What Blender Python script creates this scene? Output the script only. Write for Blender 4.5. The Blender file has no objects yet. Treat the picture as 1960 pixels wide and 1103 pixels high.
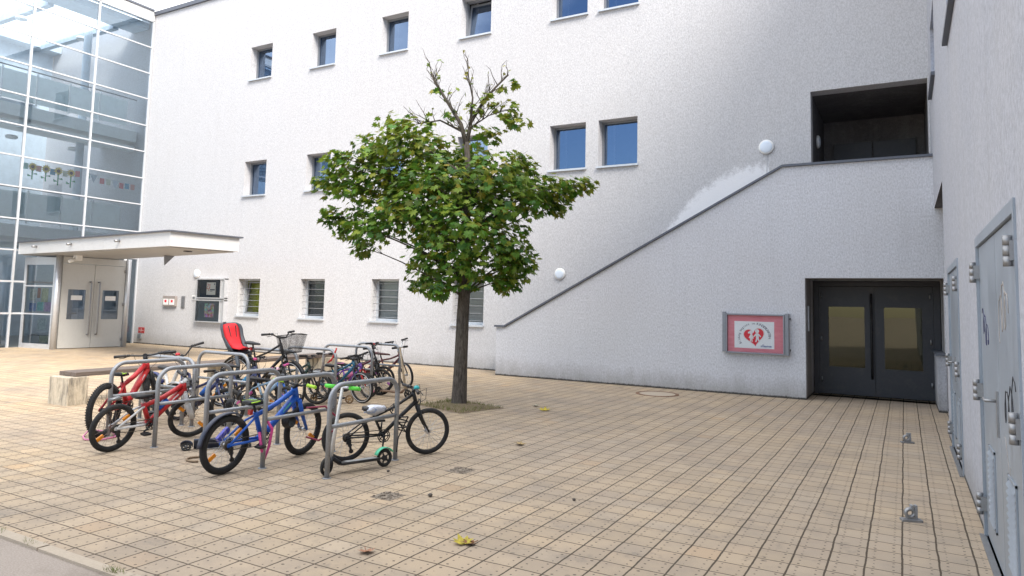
import bpy, math, random
from mathutils import Matrix, Vector
R_ = math.radians
PI = math.pi
rnd = random.Random(7)
S = bpy.context.scene
COL = S.collection

# ------------------------------------------------------------------ helpers
class MB:
    def __init__(s): s.v = []; s.f = []; s.M = Matrix.Identity(4); s.sm = []
    def add(s, vs, fs, smooth=False):
        o = len(s.v)
        s.v += [tuple(s.M @ Vector(p)) for p in vs]
        s.f += [tuple(i + o for i in f) for f in fs]
        s.sm += [smooth] * len(fs)
        return s
    def quad(s, a, b, c, d): return s.add([a, b, c, d], [(0, 1, 2, 3)])
    def bx(s, x0, x1, y0, y1, z0, z1):
        return s.add([(x, y, z) for x in (x0, x1) for y in (y0, y1) for z in (z0, z1)],
                     [(0, 1, 3, 2), (4, 6, 7, 5), (0, 4, 5, 1), (2, 3, 7, 6), (0, 2, 6, 4), (1, 5, 7, 3)])
    def tube(s, pts, r, n=8, closed=False, cap=True, r1=None, flat=None):
        P = [Vector(p) for p in pts]; m = len(P); vs = []; fs = []
        rs = r if isinstance(r, (list, tuple)) else [r + ((r1 if r1 is not None else r) - r) * i / max(1, m - 1) for i in range(m)]
        T = []
        for i in range(m):
            if closed: t = P[(i + 1) % m] - P[i - 1]
            else: t = P[min(i + 1, m - 1)] - P[max(i - 1, 0)]
            T.append(t.normalized() if t.length > 1e-9 else Vector((0, 0, 1)))
        a = Vector((0, 0, 1)) if abs(T[0].z) < .9 else Vector((1, 0, 0))
        N = (a - T[0] * a.dot(T[0])).normalized()
        for i in range(m):
            N = N - T[i] * N.dot(T[i])
            N = N.normalized() if N.length > 1e-6 else T[i].orthogonal().normalized()
            B = T[i].cross(N)
            for k in range(n):
                w = 2 * PI * k / n
                q = N * math.cos(w) + B * math.sin(w) * (flat or 1)
                vs.append(P[i] + q * rs[i])
        for i in range(m if closed else m - 1):
            j = (i + 1) % m
            for k in range(n):
                l = (k + 1) % n
                fs.append((i * n + k, i * n + l, j * n + l, j * n + k))
        s.add(vs, fs, True)
        if cap and not closed:
            o = len(s.v) - len(vs)
            s.f += [tuple(o + k for k in range(n))[::-1], tuple(o + (m - 1) * n + k for k in range(n))]
            s.sm += [False, False]
        return s
    def torus(s, c, R, r, ax='y', n=40, k=8, sx=1.0):
        c = Vector(c); vs = []; fs = []
        for i in range(n):
            a = 2 * PI * i / n
            for j in range(k):
                b = 2 * PI * j / k
                q = R + r * math.cos(b); h = r * sx * math.sin(b)
                p = {'y': (q * math.cos(a), h, q * math.sin(a)), 'z': (q * math.cos(a), q * math.sin(a), h), 'x': (h, q * math.cos(a), q * math.sin(a))}[ax]
                vs.append(c + Vector(p))
        for i in range(n):
            for j in range(k):
                fs.append((i * k + j, i * k + (j + 1) % k, ((i + 1) % n) * k + (j + 1) % k, ((i + 1) % n) * k + j))
        return s.add(vs, fs, True)
    def cyl(s, a, b, r, n=16, r1=None): return s.tube([a, b], r, n, r1=r1)
    def lathe(s, prof, c=(0, 0, 0), ax='z', n=24):
        vs = []; fs = []; c = Vector(c)
        for (r, h) in prof:
            for k in range(n):
                a = 2 * PI * k / n; x, y = r * math.cos(a), r * math.sin(a)
                vs.append(c + Vector({'z': (x, y, h), 'y': (x, h, y), 'x': (h, x, y)}[ax]))
        for i in range(len(prof) - 1):
            for k in range(n):
                l = (k + 1) % n
                fs.append((i * n + k, i * n + l, (i + 1) * n + l, (i + 1) * n + k))
        return s.add(vs, fs, True)
    def prism(s, poly, f0, f1):      # poly: list of 2D; f0/f1 : map 2D -> 3D for both ends
        n = len(poly)
        vs = [f0(*p) for p in poly] + [f1(*p) for p in poly]
        fs = [tuple(range(n)), tuple(range(2 * n - 1, n - 1, -1))] + [(i, (i + 1) % n, n + (i + 1) % n, n + i) for i in range(n)]
        return s.add(vs, fs)
    def loft(s, rings, smooth=True, cap=True):
        n = len(rings[0]); vs = [p for r in rings for p in r]; fs = []
        for i in range(len(rings) - 1):
            for k in range(n):
                l = (k + 1) % n
                fs.append((i * n + k, i * n + l, (i + 1) * n + l, (i + 1) * n + k))
        s.add(vs, fs, smooth)
        if cap:
            o = len(s.v) - len(vs)
            s.f += [tuple(o + k for k in range(n))[::-1], tuple(o + (len(rings) - 1) * n + k for k in range(n))]
            s.sm += [False, False]
        return s
    def build(s, name, mat, parent=None, bevel=0, label=None):
        me = bpy.data.meshes.new(name); me.from_pydata(s.v, [], s.f); me.update()
        me.polygons.foreach_set('use_smooth', s.sm)
        me.materials.append(mat)
        o = bpy.data.objects.new(name, me); COL.objects.link(o)
        if parent is not None: o.parent = parent
        if bevel:
            b = o.modifiers.new('bevel', 'BEVEL'); b.width = bevel; b.segments = 2; b.limit_method = 'ANGLE'
        if label: o['label'] = label
        return o

def tag(o, label, cat, group=None, kind=None):
    if label: o['label'] = label
    if cat: o['category'] = cat
    if group: o['group'] = group
    if kind: o['kind'] = kind
    return o
def thing(name, label, cat, loc=(0, 0, 0), rot=(0, 0, 0), group=None):
    o = bpy.data.objects.new(name, None); COL.objects.link(o)
    o.location = loc; o.rotation_euler = rot; o.empty_display_size = .2
    return tag(o, label, cat, group)
def copy_tree(o, parent=None):
    c = o.copy(); COL.objects.link(c); c.parent = parent
    for ch in o.children: copy_tree(ch, c)
    return c
def kids(o):
    return [o] + [x for c in o.children for x in kids(c)]

# ------------------------------------------------------------------ materials
class NT:
    def __init__(s, name):
        s.m = bpy.data.materials.new(name); s.m.use_nodes = True
        s.t = s.m.node_tree; s.t.nodes.clear()
        s.out = s.t.nodes.new('ShaderNodeOutputMaterial')
    def n(s, typ, **kw):
        x = s.t.nodes.new('ShaderNode' + typ)
        for k, v in kw.items(): setattr(x, k, v)
        return x
    def l(s, a, b): s.t.links.new(a, b)
    def put(s, sock, v):
        if isinstance(v, bpy.types.NodeSocket): s.l(v, sock)
        elif isinstance(v, (tuple, list)) and len(v) == 3 and sock.type == 'RGBA': sock.default_value = (*v, 1)
        else: sock.default_value = v
    def math(s, op, a, b=0.0, c=None, clamp=False):
        x = s.n('Math', operation=op, use_clamp=clamp)
        s.put(x.inputs[0], a); s.put(x.inputs[1], b)
        if c is not None: s.put(x.inputs[2], c)
        return x.outputs[0]
    def noise(s, vec=None, scale=5, detail=4, rough=.6, dim='3D'):
        x = s.n('TexNoise', noise_dimensions=dim)
        if vec is not None: s.l(vec, x.inputs['Vector'])
        x.inputs['Scale'].default_value = scale; x.inputs['Detail'].default_value = detail; x.inputs['Roughness'].default_value = rough
        return x.outputs['Fac']
    def mix(s, f, a, b, mode='MIX'):
        x = s.n('Mix', data_type='RGBA', blend_type=mode)
        s.put(x.inputs[0], f); s.put(x.inputs[6], a); s.put(x.inputs[7], b)
        return x.outputs[2]
    def ramp(s, f, stops):
        x = s.n('ValToRGB'); e = x.color_ramp.elements
        while len(e) < len(stops): e.new(.5)
        for i, (p, c) in enumerate(stops):
            e[i].position = p; e[i].color = (*c, 1) if len(c) == 3 else c
        s.l(f, x.inputs[0]); return x.outputs[0]
    def rng(s, f, a, b, c=0, d=1):
        x = s.n('MapRange'); s.l(f, x.inputs[0])
        for i, v in enumerate((a, b, c, d)): x.inputs[i + 1].default_value = v
        return x.outputs[0]
    def pos(s): return s.n('NewGeometry').outputs['Position']
    def scale(s, vec, v):
        x = s.n('Mapping'); s.l(vec, x.inputs[0]); x.inputs['Scale'].default_value = v; return x.outputs[0]
    def bump(s, h, st=.3, d=.01):
        x = s.n('Bump'); x.inputs['Strength'].default_value = st; x.inputs['Distance'].default_value = d
        s.l(h, x.inputs['Height']); return x.outputs[0]
    def bsdf(s, col, rough=.6, metal=0, normal=None, spec=.5, **kw):
        b = s.n('BsdfPrincipled')
        s.put(b.inputs['Base Color'], col); s.put(b.inputs['Roughness'], rough); s.put(b.inputs['Metallic'], metal)
        b.inputs['Specular IOR Level'].default_value = spec
        if normal is not None: s.l(normal, b.inputs['Normal'])
        for k, v in kw.items(): s.put(b.inputs[k], v)
        s.l(b.outputs[0], s.out.inputs[0]); return b
MC = {}
def paint(col, rough=.45, metal=0, var=.12, bump=.0, sc=30, coat=0):
    key = (tuple(col), rough, metal, var, bump, sc, coat)
    if key in MC: return MC[key]
    t = NT('paint'); p = t.n('TexCoord').outputs['Object']
    f = t.noise(p, sc, 5, .65)
    c = t.mix(t.rng(f, .3, .75), tuple(x * (1 - var) for x in col), tuple(min(1, x * (1 + var)) for x in col))
    d = t.noise(p, 5, 6, .7)
    c = t.mix(t.math('MULTIPLY', t.rng(d, .52, .75), var * 2), c, (.12, .1, .08))
    r = t.rng(f, .2, .8, max(.02, rough - .1), min(1, rough + .12))
    t.bsdf(c, r, metal, t.bump(f, bump, .004) if bump else None, **({'Coat Weight': coat, 'Coat Roughness': .15} if coat else {}))
    MC[key] = t.m; return t.m

def plaster(name, col, streak=.12, dirt=.2, grain=.72, patch=False):
    t = NT(name); p = t.pos()
    fine = t.noise(t.scale(p, (1, 1, .55)), 42, 4, .75)
    med = t.noise(p, 9, 5, .7)
    big = t.noise(p, .55, 5, .6)
    strk = t.noise(t.scale(p, (3.2, 3.2, .16)), 1.6, 6, .72)
    c = t.mix(t.rng(fine, .36, .60), tuple(x * grain for x in col), tuple(min(1, x * 1.06) for x in col))
    c = t.mix(t.math('MULTIPLY', t.rng(big, .4, .68), .16), c, (.50, .48, .47))
    c = t.mix(t.math('MULTIPLY', t.rng(med, .5, .72), .12), c, (.44, .43, .42))
    c = t.mix(t.math('MULTIPLY', t.rng(strk, .5, .75), streak), c, (.30, .30, .31))
    # splash dirt close to the paving, ragged upper edge
    sep = t.n('SeparateXYZ'); t.l(p, sep.inputs[0])
    zz = t.math('SUBTRACT', sep.outputs[2], t.math('MULTIPLY', t.noise(t.scale(p, (1, 1, .4)), 5, 6, .7), .55))
    f = t.rng(zz, .12, -.32)
    c = t.mix(t.math('MULTIPLY', f, dirt * 2.4, clamp=True), c, (.20, .185, .16))
    base = t.rng(t.math('SUBTRACT', sep.outputs[2], t.math('MULTIPLY', t.noise(p, 14, 5, .75), .07)), .012, -.012)
    c = t.mix(t.math('MULTIPLY', base, .9), c, (.035, .032, .026))
    if patch:   # freshly overpainted graffiti patch above the stair
        x, z = sep.outputs[0], sep.outputs[2]
        wob = t.math('MULTIPLY', t.math('SUBTRACT', t.noise(t.scale(p, (1, 1, 1)), 5.5, 8, .8), .5), .9)
        # distance above the stair line z = 1.1+ (x+8.24)*.5255
        line = t.math('ADD', t.math('MULTIPLY', x, .5255), 5.43)
        h = t.math('SUBTRACT', z, line)
        top = t.math('MULTIPLY', t.math('SUBTRACT', 1, t.math('POWER', t.math('MULTIPLY', t.math('ABSOLUTE', t.math('ADD', x, 3.35)), .66), 2)), .78)
        g = t.math('ADD', t.math('SUBTRACT', top, h), wob)
        m = t.rng(g, -.04, .15)
        m = t.math('MULTIPLY', m, t.math('LESS_THAN', x, -2.36))
        c = t.mix(t.math('MULTIPLY', m, .9), c, (.80, .80, .82))
    h = t.math('ADD', fine, t.math('MULTIPLY', med, .6))
    t.bsdf(c, .92, 0, t.bump(h, .55, .012), .25)
    return t.m
M_wall = plaster('plaster_white', (.54, .537, .55), .10, .2, .77, patch=True)
M_stairwall = plaster('plaster_stair', (.625, .63, .665), .12, .26, .75)
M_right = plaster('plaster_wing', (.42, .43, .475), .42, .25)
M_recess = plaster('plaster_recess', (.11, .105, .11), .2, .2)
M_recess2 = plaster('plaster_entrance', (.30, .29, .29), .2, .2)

def glass(name, tint=(.72, .8, .84), ior=1.75, rough=0.0, gtint=(.92, .96, 1)):
    t = NT(name)
    tr = t.n('BsdfTransparent'); tr.inputs[0].default_value = (*tint, 1)
    gl = t.n('BsdfGlossy'); gl.inputs['Roughness'].default_value = rough; gl.inputs[0].default_value = (*gtint, 1)
    fr = t.n('Fresnel'); fr.inputs[0].default_value = ior
    nz = t.noise(t.pos(), 1.1, 2, .5)
    bp = t.bump(nz, .012, .05); t.l(bp, gl.inputs['Normal'])
    mx = t.n('MixShader'); t.l(fr.outputs[0], mx.inputs[0]); t.l(tr.outputs[0], mx.inputs[1]); t.l(gl.outputs[0], mx.inputs[2])
    t.l(mx.outputs[0], t.out.inputs[0]); return t.m
M_glass = glass('facade_glass', (.74, .83, .90), 2.25, 0.0, (.82, .92, 1))
M_pane = glass('window_glass', (.22, .25, .29), 3.2, 0.0, (.52, .70, 1))
M_clear = glass('clear_glass', (.9, .93, .94), 1.45)
M_case_pane = glass('case_pane', (.98, .985, .985), 1.18)
M_alu = paint((.62, .63, .65), .38, .55, .08)
M_white = paint((.78, .78, .77), .5, 0, .05)
M_frame = paint((.20, .21, .23), .45, .2, .1)
M_sill = paint((.52, .55, .59), .45, .3, .08)
M_dark = paint((.03, .032, .038), .6, 0, .2)
M_coping = paint((.11, .12, .145), .5, .3, .15)
M_steel = paint((.30, .30, .305), .45, .7, .14)
M_galv = paint((.33, .34, .355), .5, .6, .16, .1, 60)
M_black = paint((.010, .010, .012), .5, 0, .25)
M_blackm = paint((.014, .0145, .017), .45, .1, .2)
M_rubber = paint((.016, .0155, .0155), .82, 0, .3, .4, 160)
M_rim = paint((.55, .55, .56), .3, .85, .1)
M_chrome = paint((.6, .6, .6), .2, .95, .1)
M_blackrim = paint((.04, .04, .042), .4, .4, .1)

# paving ---------------------------------------------------------------
def paving_mat():
    t = NT('paving_slabs'); p = t.pos()
    w = t.noise(p, 2.2, 3, .6)
    sep = t.n('SeparateXYZ'); t.l(p, sep.inputs[0])
    wob = t.math('MULTIPLY', t.math('SUBTRACT', w, .5), .022)
    wob2 = t.math('MULTIPLY', t.math('SUBTRACT', t.noise(t.scale(p, (1, 1, 1)), 2.9, 3, .6), .5), .02)
    u = t.math('DIVIDE', t.math('ADD', t.math('ADD', sep.outputs[0], 40.077), wob), .2085)
    v = t.math('DIVIDE', t.math('ADD', t.math('ADD', sep.outputs[1], 37.938), wob2), .2040)
    fu, fv = t.math('FRACT', u), t.math('FRACT', v)
    du = t.math('SUBTRACT', .5, t.math('ABSOLUTE', t.math('SUBTRACT', fu, .5)))
    dv = t.math('SUBTRACT', .5, t.math('ABSOLUTE', t.math('SUBTRACT', fv, .5)))
    jn = t.noise(p, 26, 3, .7)
    wu = t.math('ADD', .014, t.math('MULTIPLY', jn, .030))
    wv = t.math('ADD', .012, t.math('MULTIPLY', jn, .030))
    ju = t.math('LESS_THAN', du, wu); jv = t.math('LESS_THAN', dv, wv)
    joint = t.math('MAXIMUM', ju, t.math('MULTIPLY', jv, .9))
    cell = t.n('CombineXYZ'); t.l(t.math('FLOOR', u), cell.inputs[0]); t.l(t.math('FLOOR', v), cell.inputs[1])
    wn = t.n('TexWhiteNoise', noise_dimensions='2D'); t.l(cell.outputs[0], wn.inputs[0])
    # small studs: 2 x 3 pits a slab
    a = t.math('ABSOLUTE', t.math('SUBTRACT', t.math('ABSOLUTE', t.math('SUBTRACT', fu, .5)), .27))
    b = t.math('ABSOLUTE', t.math('SUBTRACT', t.math('FRACT', t.math('MULTIPLY', fv, 3)), .5))
    bb = t.math('DIVIDE', b, 3)
    jit = t.math('MULTIPLY', t.math('SUBTRACT', t.noise(p, 34, 2, .5), .5), .05)
    dd = t.math('SQRT', t.math('ADD', t.math('POWER', t.math('ADD', a, jit), 2), t.math('POWER', t.math('ADD', bb, jit), 2)))
    dot = t.math('LESS_THAN', dd, t.math('MULTIPLY', t.noise(p, 13, 2, .5), .072))
    base = t.ramp(wn.outputs[0], [(0, (.54, .41, .265)), (.4, (.57, .437, .29)), (.7, (.575, .43, .275)), (.93, (.555, .44, .31)), (1, (.58, .405, .24))])
    val = t.n('TexWhiteNoise', noise_dimensions='3D'); cc = t.n('CombineXYZ'); t.l(t.math('FLOOR', v), cc.inputs[0]); t.l(t.math('FLOOR', u), cc.inputs[1]); cc.inputs[2].default_value = 3.3; t.l(cc.outputs[0], val.inputs[0])
    base = t.mix(t.rng(val.outputs[0], 0, .8), tuple_mul(t, base, .87), base)
    big = t.noise(p, .33, 4, .6)
    base = t.mix(t.math('MULTIPLY', t.rng(big, .42, .62), .42), base, (.40, .33, .27))
    grime = t.noise(p, 1.5, 6, .7)
    base = t.mix(t.math('MULTIPLY', t.rng(grime, .44, .72), .68), base, (.27, .225, .18))
    # cooler, greyer slabs towards the wing, putting its soft shade into their colour
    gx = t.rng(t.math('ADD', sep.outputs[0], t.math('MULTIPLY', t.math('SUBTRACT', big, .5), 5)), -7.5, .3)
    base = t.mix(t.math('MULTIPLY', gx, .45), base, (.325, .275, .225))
    base = t.mix(t.math('MULTIPLY', t.rng(t.noise(p, 3.4, 5, .75), .57, .70), .5), base, (.19, .165, .14))
    vo = t.n('TexVoronoi'); t.l(t.scale(p, (1, 1, .01)), vo.inputs['Vector']); vo.inputs['Scale'].default_value = 1.9
    spot = t.math('LESS_THAN', t.math('ADD', vo.outputs['Distance'], t.math('MULTIPLY', t.noise(p, 40, 3, .6), .03)), .052)
    base = t.mix(t.math('MULTIPLY', spot, .45), base, (.12, .10, .085))
    sp = t.noise(p, 150, 3, .8)
    base = t.mix(t.rng(sp, .35, .7), tuple_mul(t, base, .8), base)
    c = t.mix(joint, base, (.075, .056, .038))
    c = t.mix(t.math('MULTIPLY', dot, .8), c, (.08, .062, .048))
    hgt = t.math('SUBTRACT', t.math('ADD', 1, t.math('MULTIPLY', sp, .12)), t.math('MULTIPLY', t.math('MAXIMUM', joint, dot), .9))
    hgt = t.math('ADD', hgt, t.math('MULTIPLY', wn.outputs[0], .25))
    t.bsdf(c, .86, 0, t.bump(hgt, .5, .006), .3)
    return t.m
def tuple_mul(t, sock, k):
    x = t.n('Mix', data_type='RGBA', blend_type='MULTIPLY'); x.inputs[0].default_value = 1
    t.l(sock, x.inputs[6]); x.inputs[7].default_value = (k, k, k, 1); return x.outputs[2]
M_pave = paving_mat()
def rough_mat(name, c0, c1, sc=60, bump=.6, rough=.95, big=.4, c2=None):
    t = NT(name); p = t.pos()
    f = t.noise(p, sc, 5, .75); g = t.noise(p, big, 5, .6)
    c = t.mix(t.rng(f, .3, .7), c0, c1)
    c = t.mix(t.math('MULTIPLY', t.rng(g, .5, .7), .45), c, c2 or tuple(x * .5 for x in c0))
    t.bsdf(c, rough, 0, t.bump(f, bump, .008), .25); return t.m
M_asphalt = rough_mat('asphalt_worn', (.28, .235, .195), (.46, .39, .335), 90, .8, .95, 1.6, (.17, .135, .10))
M_kerb = rough_mat('kerb_stone', (.40, .335, .26), (.48, .40, .31), 50)
M_soil = rough_mat('soil', (.17, .125, .08), (.30, .23, .15), 40, 1, 1, 2, (.11, .12, .04))
M_gravel = rough_mat('gravel_bed', (.16, .12, .085), (.42, .36, .29), 45, 1, 1, 9)
M_rust = rough_mat('rusty_iron', (.16, .085, .05), (.24, .15, .10), 50, .4, .8)
M_concrete = None
def concrete():
    t = NT('old_concrete'); p = t.n('TexCoord').outputs['Object']
    f = t.noise(p, 26, 6, .75); g = t.noise(t.scale(p, (2, 2, .35)), 7, 6, .75)
    c = t.mix(t.rng(f, .3, .7), (.46, .39, .29), (.60, .53, .42))
    c = t.mix(t.rng(g, .46, .66), c, (.20, .18, .15))
    t.bsdf(c, .93, 0, t.bump(f, .6, .01), .2); return t.m
M_concrete = concrete()
def wood():
    t = NT('weathered_wood'); p = t.n('TexCoord').outputs['Object']
    f = t.noise(t.scale(p, (22, 1.2, 22)), 3, 5, .7)
    c = t.mix(t.rng(f, .3, .7), (.075, .055, .045), (.19, .15, .125))
    t.bsdf(c, .8, 0, t.bump(f, .4, .004)); return t.m
M_wood = wood()
def bark():
    t = NT('maple_bark'); p = t.n('TexCoord').outputs['Object']
    f = t.noise(t.scale(p, (7, 7, 1.6)), 5, 7, .75); g = t.noise(p, 3, 4, .6)
    c = t.mix(t.rng(f, .35, .65), (.045, .038, .032), (.17, .145, .12))
    c = t.mix(t.math('MULTIPLY', t.rng(g, .5, .7), .4), c, (.10, .10, .075))
    t.bsdf(c, .95, 0, t.bump(f, 1, .03), .2); return t.m
M_bark = bark()
def leafmat(name, stops, trans=(.16, .24, .03)):
    t = NT(name)
    r = t.n('NewGeometry').outputs['Random Per Island']
    c = t.ramp(r, stops)
    at = t.n('Attribute', attribute_name='yellow')
    c = t.mix(t.math('MULTIPLY', at.outputs['Fac'], .85), c, (.30, .24, .022))
    b = t.n('BsdfPrincipled'); t.l(c, b.inputs['Base Color']); b.inputs['Roughness'].default_value = .48
    b.inputs['Specular IOR Level'].default_value = .4
    tr = t.n('BsdfTranslucent'); t.l(t.mix(.35, c, trans), tr.inputs[0])
    mx = t.n('MixShader'); mx.inputs[0].default_value = .3
    t.l(b.outputs[0], mx.inputs[1]); t.l(tr.outputs[0], mx.inputs[2]); t.l(mx.outputs[0], t.out.inputs[0]); return t.m
M_leaf = leafmat('maple_leaf', [(0, (.026, .092, .012)), (.3, (.058, .17, .018)), (.55, (.105, .235, .025)), (.8, (.165, .285, .03)), (.95, (.25, .31, .035)), (1, (.30, .22, .03))])

# ------------------------------------------------------------------ ground
g = MB(); g.quad((-60, 2.60, 0), (30, 2.60, 0), (30, 60, 0), (-60, 60, 0))
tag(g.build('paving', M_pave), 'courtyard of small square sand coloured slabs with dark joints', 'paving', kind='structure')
g = MB(); g.quad((-300, -300, -.012), (300, -300, -.012), (300, 300, -.012), (-300, 300, -.012))
tag(g.build('ground', M_asphalt), 'worn grey asphalt at the corner of the courtyard', 'asphalt', kind='structure')
g = MB(); x = -30
while x < 2:
    L = rnd.uniform(.9, 1.05); g.bx(x, x + L - .012, 2.52 + rnd.uniform(-.006, .006), 2.594, -.06, .006 + rnd.uniform(-.002, .003)); x += L
tag(g.build('kerb', M_kerb), 'narrow stone edging strip between slabs and asphalt', 'kerb', kind='structure')

# ------------------------------------------------------------------ main building
def wall_y(mb, y, x0, x1, z0, z1, holes, depth):     # wall in the XZ plane facing -Y
    xs = sorted({x0, x1, *[h[0] for h in holes], *[h[1] for h in holes]})
    zs = sorted({z0, z1, *[h[2] for h in holes], *[h[3] for h in holes]})
    for a, b in zip(xs, xs[1:]):
        for c, d in zip(zs, zs[1:]):
            mx, mz = (a + b) / 2, (c + d) / 2
            if any(h[0] < mx < h[1] and h[2] < mz < h[3] for h in holes): continue
            mb.quad((a, y, c), (b, y, c), (b, y, d), (a, y, d))
    for a, b, c, d in holes:
        q = y + depth
        mb.quad((a, y, c), (a, q, c), (a, q, d), (a, y, d)); mb.quad((b, y, c), (b, y, d), (b, q, d), (b, q, c))
        mb.quad((a, y, d), (a, q, d), (b, q, d), (b, y, d)); mb.quad((a, y, c), (b, y, c), (b, q, c), (a, q, c))
def wall_x(mb, x, y0, y1, z0, z1, holes, depth):     # wall in the YZ plane facing -X ; depth to +X
    ys = sorted({y0, y1, *[h[0] for h in holes], *[h[1] for h in holes]})
    zs = sorted({z0, z1, *[h[2] for h in holes], *[h[3] for h in holes]})
    for a, b in zip(ys, ys[1:]):
        for c, d in zip(zs, zs[1:]):
            my, mz = (a + b) / 2, (c + d) / 2
            if any(h[0] < my < h[1] and h[2] < mz < h[3] for h in holes): continue
            mb.quad((x, a, c), (x, b, c), (x, b, d), (x, a, d))
    for a, b, c, d in holes:
        q = x + depth
        mb.quad((x, a, c), (q, a, c), (q, a, d), (x, a, d)); mb.quad((x, b, c), (x, b, d), (q, b, d), (q, b, c))
        mb.quad((x, a, d), (q, a, d), (q, b, d), (x, b, d)); mb.quad((x, a, c), (x, b, c), (q, b, c), (q, a, c))

YW = 14.9
T3 = [(-18.2, -17.22), (-15.5, -14.54), (-12.8, -11.85), (-10.09, -9.16), (-7.40, -6.46), (-6.14, -5.19)]
wins = []
for a, b in T3: wins.append((a, b, 8.60, 9.70, 'top'))
for a, b in T3: wins.append((a, b, 4.85, 5.96, 'mid'))
for a, b in T3[:4]: wins.append((a, b, 1.08, 2.24, 'low'))
holes = [w[:4] for w in wins] + [(-1.56, .47, 3.40, 6.04), (-1.6, .60, 0, 2.24)]
main = thing('school_building', 'white rendered school building with small square windows and an outside stair', 'building', (-11, YW, 0))
def pt(mb, name, mat, par, **k):    # build in world coordinates under a located Empty
    o = mb.build(name, mat, par, **k)
    bpy.context.view_layer.update()
    o.matrix_parent_inverse = Matrix.Identity(4)
    top = par
    # shift mesh into the root's space
    off = Matrix.Identity(4)
    q = par
    while q is not None:
        off = q.matrix_basis @ off if q.parent is None else off
        q = q.parent
    o.data.transform(off.inverted()); return o
m = MB(); wall_y(m, YW, -23.4, 1.6, -.05, 11.72, holes, .34)
m.bx(-23.4, 1.6, YW + .36, 21, 11.5, 11.7)
m.bx(-40, -23.5, YW, YW + .3, -.05, 11.72)
pt(m, 'wall', M_wall, main)
m = MB(); m.bx(-23.44, 1.6, YW - .07, YW + .5, 11.72, 11.86)
pt(m, 'roof_coping', M_coping, main)
pt(MB().bx(-22, 1.5, 18.2, 18.3, 0, 11.4), 'inner_wall', M_dark, main)

greens = paint((.33, .36, .02), .7, 0, .15)
blindm = paint((.36, .37, .36), .7, 0, .06)
def curtain_mat(c): return paint(c, .8, 0, .15, 0, 8)
for i, (a, b, c, d, kind) in enumerate(wins):
    y = YW + .24
    k = .05
    f = MB()
    f.bx(a, a + k, y, y + .09, c, d); f.bx(b - k, b, y, y + .09, c, d); f.bx(a + k, b - k, y, y + .09, d - k, d); f.bx(a + k, b - k, y, y + .09, c, c + k + .03)
    w = pt(f, 'window', M_frame if kind != 'low' else M_sill, main)
    tilt = (kind == 'top' and i in (3,)) or (kind == 'low' and abs(a + 18.2) < .1)
    p = MB()
    if tilt:
        q = .14
        f2 = MB(); f2.M = Matrix.Translation((0, y + .04, c + .08)) @ Matrix.Rotation(R_(-7), 4, 'X') @ Matrix.Translation((0, -y - .04, -c - .08))
        f2.bx(a + k, a + 2 * k, y + .02, y + .08, c + .08, d - .06); f2.bx(b - 2 * k, b - k, y + .02, y + .08, c + .08, d - .06); f2.bx(a + 2 * k, b - 2 * k, y + .02, y + .08, d - .11, d - .06); f2.bx(a + 2 * k, b - 2 * k, y + .02, y + .08, c + .08, c + .13)
        pt(f2, 'sash', M_frame, w)
        p.M = f2.M
        p.quad((a + 2 * k, y + .05, c + .1), (b - 2 * k, y + .05, c + .1), (b - 2 * k, y + .05, d - .1), (a + 2 * k, y + .05, d - .1))
    else:
        p.quad((a + k, y + .045, c + k), (b - k, y + .045, c + k), (b - k, y + .045, d - k), (a + k, y + .045, d - k))
    pt(p, 'pane', M_pane if kind != 'low' else M_clear, w)
    s = MB(); s.bx(a - .03, b + .03, YW - .06, y - .002, c - .03, c + .012)
    pt(s, 'sill', M_sill, w)
    bq = MB()
    yy = y + .3
    if kind == 'low':
        j = i - 12
        if j == 0: mt = greens
        elif j == 1: mt = paint((.05, .06, .065), .7, 0, .3)
        else: mt = blindm
        yy = y + .12 + (.2 if j == 0 else 0)
        n = 13 if j >= 2 else 1
        for q in range(n):
            z0 = c + (d - c) * q / n; z1 = c + (d - c) * (q + 1) / n
            if j >= 2: bq.quad((a - .2, yy + .035, z0), (b + .2, yy + .035, z0), (b + .2, yy, z1), (a - .2, yy, z1))
            else: bq.quad((a - .2, yy, z0), (b + .2, yy, z0), (b + .2, yy, z1), (a - .2, yy, z1))
        pt(bq, 'blind', mt, w)
        g3 = MB()
        for q in range(6):
            z = c + .12 + q * .185
            g3.tube([(a, YW + .1, z), (b, YW + .1, z)], .007, 6)
        pt(g3, 'bar_grille', M_galv, w)
    else:
        # room with pale curtain edge at one side
        bq.quad((a - .3, yy + .6, c - .3), (b + .3, yy + .6, c - .3), (b + .3, yy + .6, d + .3), (a - .3, yy + .6, d + .3))
        pt(bq, 'room_back', paint((.10, .105, .12), .8, 0, .3, 0, 4), w)
        cq = MB()
        for q in range(5):
            cq.quad((a + .02 + q * .045, yy - .1 + .03 * (q % 2), c), (a + .065 + q * .045, yy - .1 + .03 * ((q + 1) % 2), c), (a + .065 + q * .045, yy - .1 + .03 * ((q + 1) % 2), d), (a + .02 + q * .045, yy - .1 + .03 * (q % 2), d))
        pt(cq, 'curtain', curtain_mat((.42, .42, .42)), w)
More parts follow.
